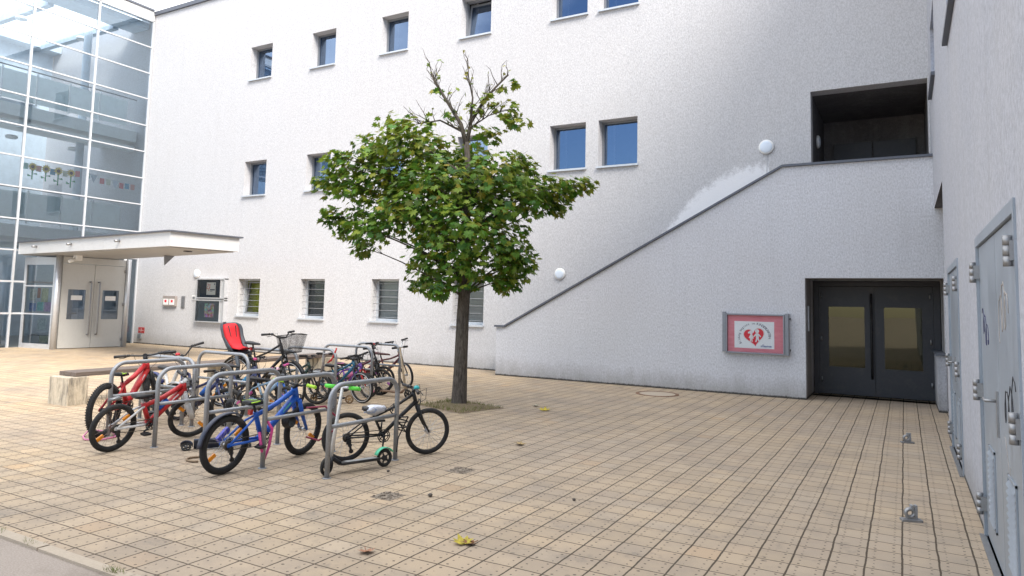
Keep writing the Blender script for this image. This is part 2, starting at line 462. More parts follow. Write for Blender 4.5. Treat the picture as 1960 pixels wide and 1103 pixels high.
# upper recess (landing) and lower recess
m = MB()
x0, x1, z0, z1, ya, yb = -1.56, .47, 3.40, 6.04, YW + .34, 17.6
m.quad((x0, ya, z0), (x0, yb, z0), (x0, yb, z1), (x0, ya, z1)); m.quad((x1, ya, z0), (x1, ya, z1), (x1, yb, z1), (x1, yb, z0))
m.quad((x0, ya, z1), (x0, yb, z1), (x1, yb, z1), (x1, ya, z1)); m.quad((x0, YW, z0 - .01), (x1, YW, z0 - .01), (x1, yb, z0 - .01), (x0, yb, z0 - .01))
m.quad((x0, yb, z0), (x1, yb, z0), (x1, yb, z1), (x0, yb, z1))
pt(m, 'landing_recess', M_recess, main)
M_darkdoor = paint((.042, .042, .049), .45, .3, .15)
d = MB(); d.bx(-1.35, -.56, yb - .08, yb - .02, 3.42, 5.5); d.bx(-.53, .30, yb - .08, yb - .02, 3.42, 5.5)
dd = pt(d, 'landing_door', M_darkdoor, main)
d = MB(); d.tube([(-.60, yb - .13, 4.1), (-.60, yb - .13, 5.0)], .016, 8); pt(d, 'handle', M_steel, dd)
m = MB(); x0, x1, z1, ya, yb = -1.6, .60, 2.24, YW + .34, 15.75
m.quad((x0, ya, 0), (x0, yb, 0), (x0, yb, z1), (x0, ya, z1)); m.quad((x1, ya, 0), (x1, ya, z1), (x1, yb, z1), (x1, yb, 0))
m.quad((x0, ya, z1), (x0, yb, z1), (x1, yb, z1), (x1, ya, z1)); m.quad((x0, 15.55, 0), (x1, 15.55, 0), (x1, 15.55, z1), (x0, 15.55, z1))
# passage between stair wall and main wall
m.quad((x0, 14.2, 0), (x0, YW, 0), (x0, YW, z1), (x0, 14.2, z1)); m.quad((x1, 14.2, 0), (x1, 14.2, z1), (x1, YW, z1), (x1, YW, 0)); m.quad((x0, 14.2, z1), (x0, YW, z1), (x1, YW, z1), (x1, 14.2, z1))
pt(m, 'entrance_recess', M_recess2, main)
# stair wall
prof = [(-8.24, -.05), (-8.24, 1.10), (-8.02, 1.10), (-1.98, 4.36), (.60, 4.36), (.60, 2.24), (-1.60, 2.24), (-1.60, -.05)]
# extend behind the wing
prof = [(-8.24, -.05), (-8.24, 1.10), (-8.02, 1.10), (-1.98, 4.36), (1.55, 4.36), (1.55, -.05), (.60, -.05), (.60, 2.24), (-1.60, 2.24), (-1.60, -.05)]
m = MB(); m.prism(prof, lambda x, z: (x, 14.0, z), lambda x, z: (x, 14.2, z))
m.bx(-8.24, -8.10, 14.2, YW, -.05, 1.0)
sw = pt(m, 'stair_wall', M_stairwall, main, label='grey white stair parapet wall with sloping dark top rail')
cp = MB()
path = [(-8.28, 1.10), (-8.03, 1.10), (-1.98, 4.36), (.49, 4.36)]
for (xa, za), (xb, zb) in zip(path, path[1:]):
    ex = .0
    cp.add([(xa, 13.955, za + .002), (xb, 13.955, zb + .002), (xb, 13.955, zb + .046), (xa, 13.955, za + .046), (xa, 14.245, za + .002), (xb, 14.245, zb + .002), (xb, 14.245, zb + .046), (xa, 14.245, za + .046)],
           [(0, 1, 2, 3), (4, 7, 6, 5), (0, 4, 5, 1), (3, 2, 6, 7), (0, 3, 7, 4), (1, 5, 6, 2)])
pt(cp, 'coping', M_coping, sw)
st = MB()
for i in range(20): st.bx(-8.1 + i * .3, -8.1 + (i + 1) * .3 + .02, 14.21, YW - .005, max(0, i * .17 - .3) , (i + 1) * .17)
st.bx(-2.1, .485, 14.21, YW - .003, 3.1, 3.395)
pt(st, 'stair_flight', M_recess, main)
# low wall with dark ledge on the inside of the entrance
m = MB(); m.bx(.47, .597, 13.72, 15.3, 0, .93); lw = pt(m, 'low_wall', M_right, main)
pt(MB().bx(.44, .597, 13.69, 15.3, .931, .965), 'ledge', M_coping, lw)
# entrance doors
ent = MB(); ent.bx(-1.59, -1.50, 15.30, 15.40, 0, 2.23); ent.bx(.48, .59, 15.30, 15.40, 0, 2.23); ent.bx(-1.50, .48, 15.30, 15.40, 2.14, 2.23)
en = pt(ent, 'entrance_frame', M_darkdoor, main)
def leaf_with_hole(x0, x1, hx0, hx1, hz0, hz1, y):
    m = MB(); m.bx(x0, hx0, y, y + .05, .02, 2.13); m.bx(hx1, x1, y, y + .05, .02, 2.13); m.bx(hx0, hx1, y, y + .05, .02, hz0); m.bx(hx0, hx1, y, y + .05, hz1, 2.13); return m
# recessed wire glass
M_entpane = glass('entrance_pane', (.5, .52, .45), 1.75, 0.0, (.64, .63, .50))
pt(MB().quad((-1.45, 15.48, .02), (.45, 15.48, .02), (.45, 15.48, 2.1), (-1.45, 15.48, 2.1)), 'lobby_curtain', paint((.10, .095, .055), .9, 0, .5, 0, 3), main)
for (x0, x1, a, b) in ((-1.497, -.508, -1.32, -.68), (-.502, .477, -.34, .29)):
    dr = pt(leaf_with_hole(x0, x1, a, b, .55, 1.73, 15.30), 'entrance_door', M_darkdoor, main)
    pt(MB().bx(a, b, 15.325, 15.335, .55, 1.73), 'pane', M_entpane, dr)
    for z in (.3, 1.1, 1.95):
        xx = x0 + .05 if x0 < -1 else x1 - .05
        pt(MB().cyl((xx, 15.27, z - .045), (xx, 15.27, z + .045), .016, 10), 'hinge', M_steel, dr)
    if x0 < -1: pt(MB().tube([(-.56, 15.30, .36), (-.56, 15.23, .40), (-.56, 15.23, 1.94), (-.56, 15.30, 1.98)], .022, 10), 'handle', M_black, dr)
# recess wall details: strip light / plate
pt(MB().bx(-1.598, -1.575, 14.35, 14.43, 1.25, 1.72), 'intercom_panel', M_sill, main)

# ------------------------------------------------------------------ wing on the right
wing = thing('wing_building', 'grey white rendered building wing with streaked plaster and steel doors', 'building', (2, 3, 0))
m = MB(); XR = .49
wh = [(9.9, 11.9, 5.5, 7.2), (7.2, 9.1, 4.72, 6.4)]
wh = [(12.35, 13.75, 5.36, 6.55), (7.3, 9.05, 4.70, 6.2)]
wall_x(m, XR, -9, 14.0, 3.45, 12, wh, .25)
wall_x(m, XR, -9, 11.1, -.05, 3.45, [(4.18, 6.32, .012, 2.19), (8.42, 10.25, .012, 2.19)], .13)
m.quad((XR, 11.1, -.05), (1.4, 11.1, -.05), (1.4, 11.1, 3.45), (XR, 11.1, 3.45))
m.quad((XR, 14, 3.45), (XR, YW, 3.45), (XR, YW, 12), (XR, 14, 12))
m.bx(.75, .8, -9, 11, 0, 12)
m.quad((XR, -9, -.05), (8, -9, -.05), (8, -9, 12), (XR, -9, 12)); m.quad((XR, -9, 12), (8, -9, 12), (8, 14.9, 12), (XR, 14.9, 12))
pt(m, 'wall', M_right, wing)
m = MB(); m.quad((XR + .002, 11.1, 3.452), (1.4, 11.1, 3.452), (1.4, 14, 3.452), (XR + .002, 14, 3.452)); m.quad((1.4, 11.1, 0), (1.4, 14, 0), (1.4, 14, 3.45), (1.4, 11.1, 3.45))
pt(m, 'niche_soffit', M_recess, wing)
for (a, b, c, d) in wh:
    f = MB(); f.bx(XR + .16, XR + .22, a, a + .05, c, d); f.bx(XR + .16, XR + .22, b - .05, b, c, d); f.bx(XR + .16, XR + .22, a + .05, b - .05, c, c + .05); f.bx(XR + .16, XR + .22, a + .05, b - .05, d - .05, d)
    w = pt(f, 'window', M_frame, wing)
    pt(MB().quad((XR + .19, a, c), (XR + .19, b, c), (XR + .19, b, d), (XR + .19, a, d)), 'pane', M_pane, w)
    pt(MB().quad((XR + .24, a, c), (XR + .24, b, c), (XR + .24, b, d), (XR + .24, a, d)), 'room_back', M_dark, w)
    pt(MB().bx(XR - .055, XR + .15, a - .03, b + .03, c - .05, c + .004), 'sill', M_coping, w)
# steel doors
def steeldoor_mat():
    t = NT('steel_door'); p = t.pos()
    f = t.noise(t.scale(p, (1, 1.6, .25)), 6, 6, .7); g2 = t.noise(p, 40, 4, .7); b2 = t.noise(p, 1.3, 5, .65)
    c = t.mix(t.rng(f, .35, .7), (.26, .295, .335), (.37, .41, .465))
    c = t.mix(t.math('MULTIPLY', t.rng(b2, .5, .7), .35), c, (.20, .215, .24))
    c = t.mix(t.math('MULTIPLY', t.rng(g2, .6, .72), .35), c, (.16, .14, .12))
    t.bsdf(c, t.rng(f, .3, .7, .32, .55), .35, t.bump(g2, .15, .003)); return t.m
M_sdoor = steeldoor_mat()
M_tagink = paint((.03, .03, .10), .6, 0, .2); M_tagink2 = paint((.40, .36, .33), .7, 0, .2); M_tagink3 = paint((.02, .02, .025), .6, 0, .2)
def steel_door(y0, y1, z1, near):
    fr = MB(); X = XR
    fr.bx(X - .012, X + .12, y0, y0 + .05, .013, z1); fr.bx(X - .012, X + .12, y1 - .05, y1, .013, z1); fr.bx(X - .012, X + .12, y0 + .05, y1 - .05, z1 - .07, z1)
    root = pt(fr, 'door_frame', M_sdoor, wing)
    ym = y0 + (y1 - y0) * .49
    lv = []
    for (a, b) in ((y0 + .055, ym - .004), (ym + .004, y1 - .055)):
        d = pt(MB().bx(X + .008, X + .06, a, b, .03, z1 - .078), 'steel_door', M_sdoor, wing)
        lv.append(d)
        ya = (a + b) / 2
        hy = y1 - .045 if b > ym + .1 else y0 + .045
        for z in (.24, 1.06, 1.93):
            h = MB()
            for q in range(3): h.cyl((X - .035, hy, z - .078 + q * .053), (X - .035, hy, z - .030 + q * .053), .021, 14)
            h.bx(X - .03, X + .012, hy - .03, hy + .03, z - .05, z + .05)
            pt(h, 'hinge', M_steel, d)
        lo = MB(); w = .17
        lo.bx(X - .002, X + .007, ya - w, ya - w + .014, .20, .72); lo.bx(X - .002, X + .007, ya + w - .014, ya + w, .20, .72); lo.bx(X - .002, X + .007, ya - w, ya + w, .706, .72); lo.bx(X - .002, X + .007, ya - w, ya + w, .20, .214)
        for q in range(12):
            z = .225 + q * .04
            lo.add([(X + .006, ya - w + .015, z + .026), (X + .006, ya + w - .015, z + .026), (X - .012, ya + w - .015, z), (X - .012, ya - w + .015, z)], [(0, 1, 2, 3)])
        pt(lo, 'louvre_vent', M_sdoor, d)
    d = lv[1]
    h = MB(); y = ym + .07
    h.bx(X - .004, X + .010, y - .02, y + .02, .86, 1.14)
    h.tube([(X, y, 1.08), (X - .06, y, 1.08), (X - .06, y + .12, 1.08)], .010, 8)
    pt(h, 'handle', M_steel, d)
    if near:
        rr = random.Random(5)
        def scrawl(pts, r, mat, par):
            pt(MB().tube([(X + .0065, a, b) for a, b in pts], r * .6, 5, flat=1), 'graffiti_tag', mat, par)
        def sp(y, z, sy, sz, n, seed):
            q = random.Random(seed); out = []
            for i in range(n):
                u = i / (n - 1)
                out.append((y - sy * u + (.06 * math.cos(u * n * .42 + seed)), z + sz * math.sin(u * n * .42 + seed) * (.7 + .3 * q.random()) + .05 * math.sin(5 * u + seed)))
            return out
        scrawl(sp(6.10, 1.52, .34, .10, 40, 1), .004, M_tagink, lv[1])
        scrawl(sp(4.98, 1.12, .45, .12, 44, 3), .005, M_tagink3, lv[0])
        scrawl(sp(5.08, 1.62, .36, .15, 40, 5), .004, M_tagink2, lv[0])
        scrawl(sp(5.05, .78, .3, .1, 10, 8), .003, M_tagink2, lv[0])
    # steel sill lying flush in the paving
    pt(MB().bx(X - .04, X + .1, y0, y1, -.01, .012), 'threshold', M_steel, root)
steel_door(4.18, 6.32, 2.19, True)
steel_door(8.42, 10.25, 2.19, False)

# ------------------------------------------------------------------ glass wing on the left
gw = thing('glass_building', 'glazed stair hall with slim white mullions, open galleries behind and a metal canopy', 'building', (-25, 8, 0))
XG = -23.4
zs = [11.5, 10.53, 9.58, 8.65, 7.68, 6.74, 5.79, 4.85, 3.88, 2.93]
ys = [14.86, 12.93, 10.97, 9.0, 7.0, 5.0, 3.0, 1.0]
f = MB()
for i, y in enumerate(ys): f.bx(XG - .06, XG + .03, y - .026, y + .026, 0 if i not in (1,) else 2.9, 11.5)
M_mull = paint((.60, .61, .63), .45, .3, .05)
pt(f, 'mullions', M_mull, gw)
f = MB()
for z in zs:
    for a, b in zip(ys[1:], ys): f.bx(XG - .05, XG + .02, a + .033, b - .033, z - .020, z + .020)
for z in (1.98, 1.02):
    for a, b in zip(ys[2:], ys[1:]): f.bx(XG - .05, XG + .02, a + .033, b - .033, z - .028, z + .028)
pt(f, 'transoms', M_mull, gw)
for a, b in zip(ys[1:], ys):
    zz = [.03] + ([1.02, 1.98] if b < 13.5 else []) + zs[::-1]
    f = MB()
    for c, d in zip(zz, zz[1:]):
        if b < 13.5 and b > 12 and c < 2.9: continue
        f.quad((XG - .02, a + .034, c + .029), (XG - .02, b - .034, c + .029), (XG - .02, b - .034, d - .029), (XG - .02, a + .034, d - .029))
    pt(f, 'glazing', M_glass, gw)
pt(MB().bx(XG - .3, XG + .03, .5, 14.88, 11.53, 11.86), 'fascia', M_white, gw)
pt(MB().bx(XG - .4, XG + .08, .5, YW - .08, 11.862, 11.93), 'roof_edge', M_coping, gw)
M_slab = paint((.80, .80, .76), .7, 0, .06)
M_inwall = paint((.52, .59, .65), .8, 0, .1, 0, 3)
M_para = paint((.86, .89, .85), .6, 0, .05, 0, 3)
s = MB()
for z in (3.75, 7.5): s.bx(-26.2, XG - .55, .5, 14.85, z - .38, z)
pt(s, 'gallery_floors', M_slab, gw)
s = MB()
for z in (3.1, 6.85):
    for dz in (0, ): s.bx(-24.4, XG - .6, .5, 14.84, z - .05, z + .12)
pt(s, 'floor_beams', M_slab, gw)
for z in (3.80, 7.56):
    y = 14.5
    while y > 2:
        p = MB(); p.bx(XG - .62, XG - .585, y - .98, y - .04, z + .08, z + .98)
        pr = pt(p, 'gallery_panel', M_para, gw)
        q = MB(); q.bx(XG - .64, XG - .565, y - 1.015, y - .985, z + .02, z + 1.06); pt(q, 'post', M_white, pr)
        y -= 1.0
s = MB()
for z in (3.75, 7.5): s.tube([(XG - .6, 1, z + 1.16), (XG - .6, 14.8, z + 1.16)], .022, 8)
pt(s, 'handrail', M_steel, gw)
s = MB(); hol = []
for zz in (8.9, 5.1):
    for k in range(6): hol.append((14.3 - k * 2.3 - 1.9, 14.3 - k * 2.3, zz + .15, zz + 1.15))
wall_x(s, -30.0, .5, YW - .02, 0, 11.5, [h for h in hol if h[2] > 8], .2)
pt(s, 'inner_wall', M_inwall, gw)
m = MB(); m.bx(-24.6, XG - .3, .5, YW - .02, 11.28, 11.5); m.bx(-30.2, -29.4, .5, YW - .02, 11.28, 11.5)
for k in range(7): m.bx(-29.4, -24.6, .9 + k * 2.2, 1.1 + k * 2.2, 11.2, 11.45)
pt(m, 'roof', M_inwall, gw)  # unseen roof, left open between the bars to let daylight into the hall
s = MB()
for y in (13.6, 10.1, 6.6, 3.1): s.cyl((-25.2, y, 0), (-25.2, y, 11.28), .13, 16)
pt(s, 'columns', M_inwall, gw)
s = MB()
for z in (6.8, 10.9):
    for y in (13.8, 11.8, 9.6, 7.4): s.lathe([(.0, 0), (.16, 0), (.19, .05), (.16, .1), (0, .1)], (-26.0, y, z), 'z', 16)
pt(s, 'gallery_lamps', M_white, gw)
pt(MB().quad((-30.2, .5, .004), (XG - .03, .5, .004), (XG - .03, YW - .02, .004), (-30.2, YW - .02, .004)), 'hall_floor', paint((.18, .19, .19), .4, 0, .15), gw)
# vestibule: fixed glazed side, two doors facing the court
A, B, Cc = Vector((-23.38, 11.30, 0)), Vector((-21.92, 11.50, 0)), Vector((-21.80, 13.52, 0))
D = Vector((-23.38, 13.52, 0))
def along(p, q, u, z, off=0):
    t = (q - p).normalized(); n = Vector((t.y, -t.x, 0)); r = p + t * u + n * off; return (r.x, r.y, z)
def pbox(mb, p, q, u0, u1, z0, z1, o0, o1):
    vs = [along(p, q, u, z, o) for u in (u0, u1) for o in (o0, o1) for z in (z0, z1)]
    mb.add(vs, [(0, 1, 3, 2), (4, 6, 7, 5), (0, 4, 5, 1), (2, 3, 7, 6), (0, 2, 6, 4), (1, 5, 7, 3)])
L = (B - A).length; L2 = (Cc - B).length
ves = MB(); pbox(ves, A, B, 0, .09, 0, 2.72, -.05, .03); pbox(ves, A, B, L - .18, L - .09, 0, 2.72, -.05, .03); pbox(ves, A, B, .09, L - .18, 2.50, 2.72, -.05, .03); pbox(ves, A, B, .09, L - .18, 0, .14, -.05, .03)
for z in (1.02, 1.86): pbox(ves, A, B, .09, L - .18, z - .022, z + .022, -.04, .02)
vs = pt(ves, 'vestibule_frame', M_alu, gw)
p = MB(); p.quad(along(A, B, .09, .14), along(A, B, L - .18, .14), along(A, B, L - .18, 2.5), along(A, B, .09, 2.5)); pt(p, 'pane', glass('vestibule_glass', (.55, .62, .66), 1.8), vs)
pc = MB(); pc.cyl((B.x + .02, B.y - .02, 0), (B.x + .02, B.y - .02, 2.79), .085, 20)
pt(pc, 'canopy_post', M_alu, gw)
pc = MB(); pc.cyl((Cc.x + .02, Cc.y + .03, 0), (Cc.x + .02, Cc.y + .03, 2.79), .075, 20); pt(pc, 'canopy_post', M_alu, gw)
M_doorg = paint((.52, .52, .50), .42, .25, .05)
hd = MB(); pbox(hd, B, Cc, .1, L2 - .05, 2.56, 2.76, -.06, .0); pt(hd, 'door_head', M_doorg, gw)
um = .1 + (L2 - .15) / 2
M_dglass = glass('door_glass', (.4, .46, .52), 2.0)
for (u0, u1) in ((.1, um - .006), (um + .006, L2 - .05)):
    h0, h1 = u0 + .20, u1 - .22
    if u0 > .5: h0, h1 = u0 + .26, u1 - .16
    m = MB(); pbox(m, B, Cc, u0, h0, .02, 2.55, -.05, 0); pbox(m, B, Cc, h1, u1, .02, 2.55, -.05, 0); pbox(m, B, Cc, h0, h1, .02, .88, -.05, 0); pbox(m, B, Cc, h0, h1, 1.78, 2.55, -.05, 0)
    dr = pt(m, 'hall_door', M_doorg, gw)
    m = MB(); m.quad(along(B, Cc, h0, .88, -.02), along(B, Cc, h1, .88, -.02), along(B, Cc, h1, 1.78, -.02), along(B, Cc, h0, 1.78, -.02)); pt(m, 'pane', M_dglass, dr)
    uh = u1 - .12 if u0 < .5 else u0 + .12
    m = MB(); m.tube([along(B, Cc, uh, .42, 0), along(B, Cc, uh, .42, .09), along(B, Cc, uh, .46, .10), along(B, Cc, uh, 1.98, .10), along(B, Cc, uh, 2.02, .09), along(B, Cc, uh, 2.02, 0)], .022, 10); pt(m, 'handle', M_steel, dr)
    m = MB(); q0 = (h0 + h1) / 2; m.quad(along(B, Cc, q0 - .16, 1.46, -.012), along(B, Cc, q0 + .16, 1.46, -.012), along(B, Cc, q0 + .16, 1.60, -.012), along(B, Cc, q0 - .16, 1.60, -.012)); pt(m, 'notice', M_white, dr)
    if u0 > .5:
        m = MB()
        for z in (.25, 1.35, 2.4): m.cyl(along(B, Cc, u1 - .02, z - .05, .02), along(B, Cc, u1 - .02, z + .05, .02), .02, 10)
        pt(m, 'hinge', M_steel, dr)
m = MB(); pbox(m, D, Cc, 0, (Cc - D).length, 0, 2.75, -.03, .03); pt(m, 'vestibule_side', M_inwall, gw)
# posters inside the vestibule glazing
rr = random.Random(3)
for i, (u, z, w, h, c) in enumerate([(.18, 1.42, .30, .36, (.72, .70, .62)), (.52, 1.50, .14, .30, (.55, .18, .10)), (.70, 1.38, .3, .42, (.70, .66, .40)), (.55, 1.12, .26, .26, (.25, .62, .55)), (.88, 1.1, .3, .28, (.62, .35, .55)), (.2, 1.1, .3, .24, (.25, .35, .60)), (.62, .55, .4, .34, (.62, .64, .60)), (.75, .18, .45, .2, (.6, .58, .42))]):
    m = MB(); m.quad(along(A, B, .05 + u, z, -.03), along(A, B, .05 + u + w, z, -.03), along(A, B, .05 + u + w, z + h, -.03), along(A, B, .05 + u, z + h, -.03))
    tag(m.build('poster', paint(c, .7, 0, .35, 0, 14)), ['white notice sheet in upper part of vestibule glazing', 'narrow red sheet in vestibule glazing', 'cream poster high in vestibule glazing beside the post', 'turquoise sheet in middle of vestibule glazing', 'pink poster low beside the vestibule post', 'blue picture sheet low in vestibule glazing', 'pale sheet in bottom field of vestibule glazing', 'yellowish sheet at foot of vestibule glazing'][i], 'poster', 'posters in the vestibule glazing')
# canopy
CP = [(-23.30, 11.02), (-14.9, 10.22), (-14.67, 11.97), (-23.30, 13.62)]
m = MB(); m.prism(CP, lambda x, y: (x, y, 2.80), lambda x, y: (x, y, 3.14))
can = pt(m, 'canopy', paint((.60, .60, .60), .45, .2, .06), gw, label='flat grey metal canopy over the hall door')
m = MB(); m.prism([(-23.3, 10.96), (-14.83, 10.15), (-14.58, 12.02), (-23.3, 13.7)], lambda x, y: (x, y, 3.141), lambda x, y: (x, y, 3.175)); pt(m, 'roof_sheet', M_coping, can)
m = MB(); m.prism([(x * .985 - .28, y) for x, y in CP][:0] or [(-23.2, 11.10), (-14.98, 10.31), (-14.78, 11.90), (-23.2, 13.5)], lambda x, y: (x, y, 2.775), lambda x, y: (x, y, 2.7985)); pt(m, 'underside', paint((.36, .36, .36), .5, .1, .08), can)
for u in (.15, .41, .72):
    x = -23.3 + 8.4 * u; y = 11.02 - .8 * u
    m = MB(); m.tube([(x, y + .02, 3.0), (x + .02, y - .14, 2.985)], .032, 12); pt(m, 'spout', M_steel, can)
m = MB(); m.lathe([(0, 0), (.09, 0), (.11, -.02), (0, -.03)], (-15.6, 11.2, 2.775), 'z', 16); pt(m, 'downlight', M_dark, can)
m = MB(); m.add([(-18.02, 12.2, 2.775), (-17.98, 12.2, 2.775), (-17.98, 12.5, 2.775), (-18.02, 12.5, 2.775), (-18.02, 12.22, 2.5), (-17.98, 12.22, 2.5)], [(0, 1, 2, 3), (0, 4, 5, 1), (0, 3, 4), (1, 5, 2), (4, 3, 2, 5)]); pt(m, 'bracket', M_frame, can)
m = MB(); m.bx(-21.3, -21.1, 11.55, 11.7, 2.62, 2.78); m.cyl((-21.2, 11.55, 2.66), (-21.2, 11.38, 2.58), .05, 12); pt(m, 'camera_unit', M_white, can)
# narrow glazed bay + rain pipe between vestibule and main wall
m = MB(); m.bx(XG + .02, XG + .07, 14.35, 14.42, 0, 2.9); pt(m, 'rail_post', M_white, gw)

# bunting of paper squares, pennants and sunflowers behind the glass
SUN = paint((.85, .60, .06), .8, 0, .2); SUNC = paint((.10, .05, .02), .9); STEM = paint((.10, .40, .18), .8)
XP = XG - .10
def psq(y, z, c, w=.155, h=.19, lab=''):
    m = MB(); a = rnd.uniform(-.06, .06)
    m.quad((XP, y - w / 2, z - h / 2 + a * .1), (XP, y + w / 2, z - h / 2 - a * .1), (XP, y + w / 2, z + h / 2 - a * .1), (XP, y - w / 2, z + h / 2 + a * .1))
    tag(m.build('paper_square', paint(c, .8, 0, .08)), lab, 'paper square', 'paper squares and pennants hung inside the glass hall')
def ptri(y, z, c, lab):
    m = MB(); m.add([(XP, y - .13, z + .13), (XP, y + .13, z + .13), (XP, y, z - .16)], [(0, 1, 2)])
    tag(m.build('paper_pennant', paint(c, .8, 0, .08)), lab, 'pennant', 'paper squares and pennants hung inside the glass hall')
mint, coral, teal, cream, red, pale = (.42, .72, .62), (.75, .33, .26), (.06, .32, .50), (.80, .78, .60), (.72, .16, .17), (.66, .70, .74)
zb = 5.52
psq(11.12, zb + .02, mint, lab='mint paper square before the first sunflower')
psq(11.50, zb, coral, lab='coral paper square between first and second sunflower')
psq(11.91, zb - .03, teal, lab='teal paper square between second and third sunflower')
psq(12.29, zb - .02, cream, lab='cream paper square between third and fourth sunflower')
psq(12.67, zb + .04, red, lab='red paper square after the last sunflower')
psq(13.02, zb + .04, mint, .10, lab='narrow mint paper strip beside the white mullion')
ptri(13.20, zb - .02, pale, 'pale pennant nearest the mullion in the paper row')
psq(13.48, zb - .06, red, lab='red paper square right of the first pennant')
psq(13.70, zb - .06, cream, lab='cream paper square between the two pennants')
ptri(13.94, zb - .10, pale, 'pale pennant between the cream and the red square')
psq(14.15, zb - .11, red, lab='red paper square right of the second pennant')
psq(14.35, zb - .10, teal, lab='teal paper square near the end of the paper row')
psq(14.55, zb - .10, coral, lab='coral paper square at the end of the paper row')
for i, (y, hh) in enumerate(((11.32, .40), (11.71, .40), (12.08, .46), (12.47, .48))):
    r = thing('paper_sunflower', ['first paper sunflower beside the mint square', 'second paper sunflower between coral and teal squares', 'third paper sunflower between teal and cream squares', 'last paper sunflower beside the red square'][i], 'paper flower', (XP + .005, y, zb + .03), group='paper sunflowers')
    m = MB(); pts = []
    for k in range(24): a = PI * k / 12; q = .15 if k % 2 else .095; pts.append((0, q * math.cos(a), q * math.sin(a)))
    m.add(pts, [tuple(range(24))]); m.build('petals', SUN, r)
    m = MB(); m.add([(.004, .055 * math.cos(PI * k / 6), .055 * math.sin(PI * k / 6)) for k in range(12)], [tuple(range(12))]); m.build('flower_head', SUNC, r)
    m = MB(); m.quad((-.003, -.02, -hh), (-.003, .02, -hh), (-.003, .02, -.08), (-.003, -.02, -.08)); m.add([(-.002, .0, -hh * .55), (-.002, .13, -hh * .45), (-.002, .15, -hh * .6)], [(0, 1, 2)]); m.add([(-.002, .0, -hh * .75), (-.002, -.14, -hh * .6), (-.002, -.13, -hh * .8)], [(0, 1, 2)])
    m.build('stem', STEM, r)

# ------------------------------------------------------------------ things on the walls
def wall_lamp(x, y, z, r, label, rot=0):
    t = thing('wall_lamp', label, 'wall lamp', (x, y, z), (0, 0, rot), group='round wall lamps')
    MB().lathe([(0, 0), (r, 0), (r, -.035), (r * .86, -.05), (0, -.05)], (0, 0, 0), 'y', 32).build('lamp_base', M_white, t)
    n = 8; pr = [(r * .80 * math.cos(PI / 2 * i / n), -.052 - .02 * math.sin(PI / 2 * i / n)) for i in range(n + 1)]
    MB().lathe(pr, (0, 0, 0), 'y', 32).build('lamp_cover', paint((.66, .73, .82), .35, 0, .04, 0, 6), t)
wall_lamp(-2.41, YW, 4.98, .15, 'round white wall lamp above the top of the stair rail beside the dark opening')
wall_lamp(-7.06, YW, 2.37, .135, 'round white wall lamp above the lower part of the stair rail')
wall_lamp(-20.2, YW, 2.40, .14, 'round white wall lamp just above the two stacked notice cases')
wall_lamp(-1.555, 16.0, 5.25, .14, 'round wall lamp inside the dark upper opening', R_(90))
MB().tube([(-2.41, YW - .012, 4.80), (-2.40, YW - .012, 4.22)], .005, 6).build('cable', paint((.50, .50, .51), .6))
tag(bpy.data.objects['cable'], 'thin grey cable running down from the upper wall lamp', 'cable')

def text_mb(mb, body, size, f):
    cu = bpy.data.curves.new('lettering', 'FONT'); cu.body = body; cu.size = size; cu.align_x = 'CENTER'; cu.resolution_u = 3
    o = bpy.data.objects.new('lettering', cu); COL.objects.link(o)
    me = o.to_mesh()
    mb.add([f(v.co.x, v.co.y) for v in me.vertices], [tuple(p.vertices) for p in me.polygons])
    o.to_mesh_clear(); bpy.data.objects.remove(o); bpy.data.curves.remove(cu)
# kindergarten case on the stair wall
cx, cz, W, H = -2.49, 1.17, 1.02, .70
sg = thing('notice_case', 'metal notice case with pink backing and red heart poster beside the dark entrance', 'notice case', (cx, 14.0, cz), group='wall notice cases')
M_case = paint((.24, .25, .28), .45, .4, .1)
m = MB(); m.bx(-W / 2, W / 2, -.085, -.002, H / 2, H / 2 + .03); m.bx(-W / 2, W / 2, -.085, -.002, -H / 2 - .03, -H / 2); m.bx(-W / 2 - .028, -W / 2, -.09, -.002, -H / 2 - .03, H / 2 + .03); m.bx(W / 2, W / 2 + .028, -.09, -.002, -H / 2 - .03, H / 2 + .03); m.bx(-W / 2, W / 2, -.02, -.002, -H / 2, H / 2)
m.build('case_frame', M_case, sg, bevel=.004)
m = MB(); m.bx(-W / 2 - .10, -W / 2 - .035, -.055, -.002, -H / 2 - .01, H / 2 + .06); m.bx(W / 2 + .035, W / 2 + .10, -.10, -.002, -H / 2 - .03, H / 2 + .05); m.build('side_rail', M_case, sg, bevel=.004)
m = MB(); m.cyl((W / 2 + .115, -.07, .30), (W / 2 + .13, -.07, .30), .02, 10); m.cyl((W / 2 + .115, -.07, -.28), (W / 2 + .13, -.07, -.28), .02, 10); m.build('lock_knob', M_black, sg)
t = NT('pink_cloth'); p = t.n('TexCoord').outputs['Object']; fz = t.noise(t.scale(p, (1, 1, 5)), 4, 4, .6)
t.bsdf(t.mix(t.rng(fz, .35, .65), (.72, .22, .27), (.80, .30, .34)), .8); M_pink = t.m
MB().quad((-W / 2, -.022, -H / 2), (W / 2, -.022, -H / 2), (W / 2, -.022, H / 2), (-W / 2, -.022, H / 2)).build('backing', M_pink, sg)
po = MB().quad((-.385, -.026, -.275), (.345, -.026, -.275), (.345, -.026, .235), (-.385, -.026, .235)).build('heart_poster', paint((.88, .92, .93), .6, 0, .03), sg)
Y0 = -.0285
def heart(s, cx, cz):
    out = []
    for k in range(48):
        a = 2 * PI * k / 48
        out.append((cx + s * 16 * math.sin(a) ** 3 / 17, Y0, cz + s * (13 * math.cos(a) - 5 * math.cos(2 * a) - 2 * math.cos(3 * a) - math.cos(4 * a)) / 17))
    return out
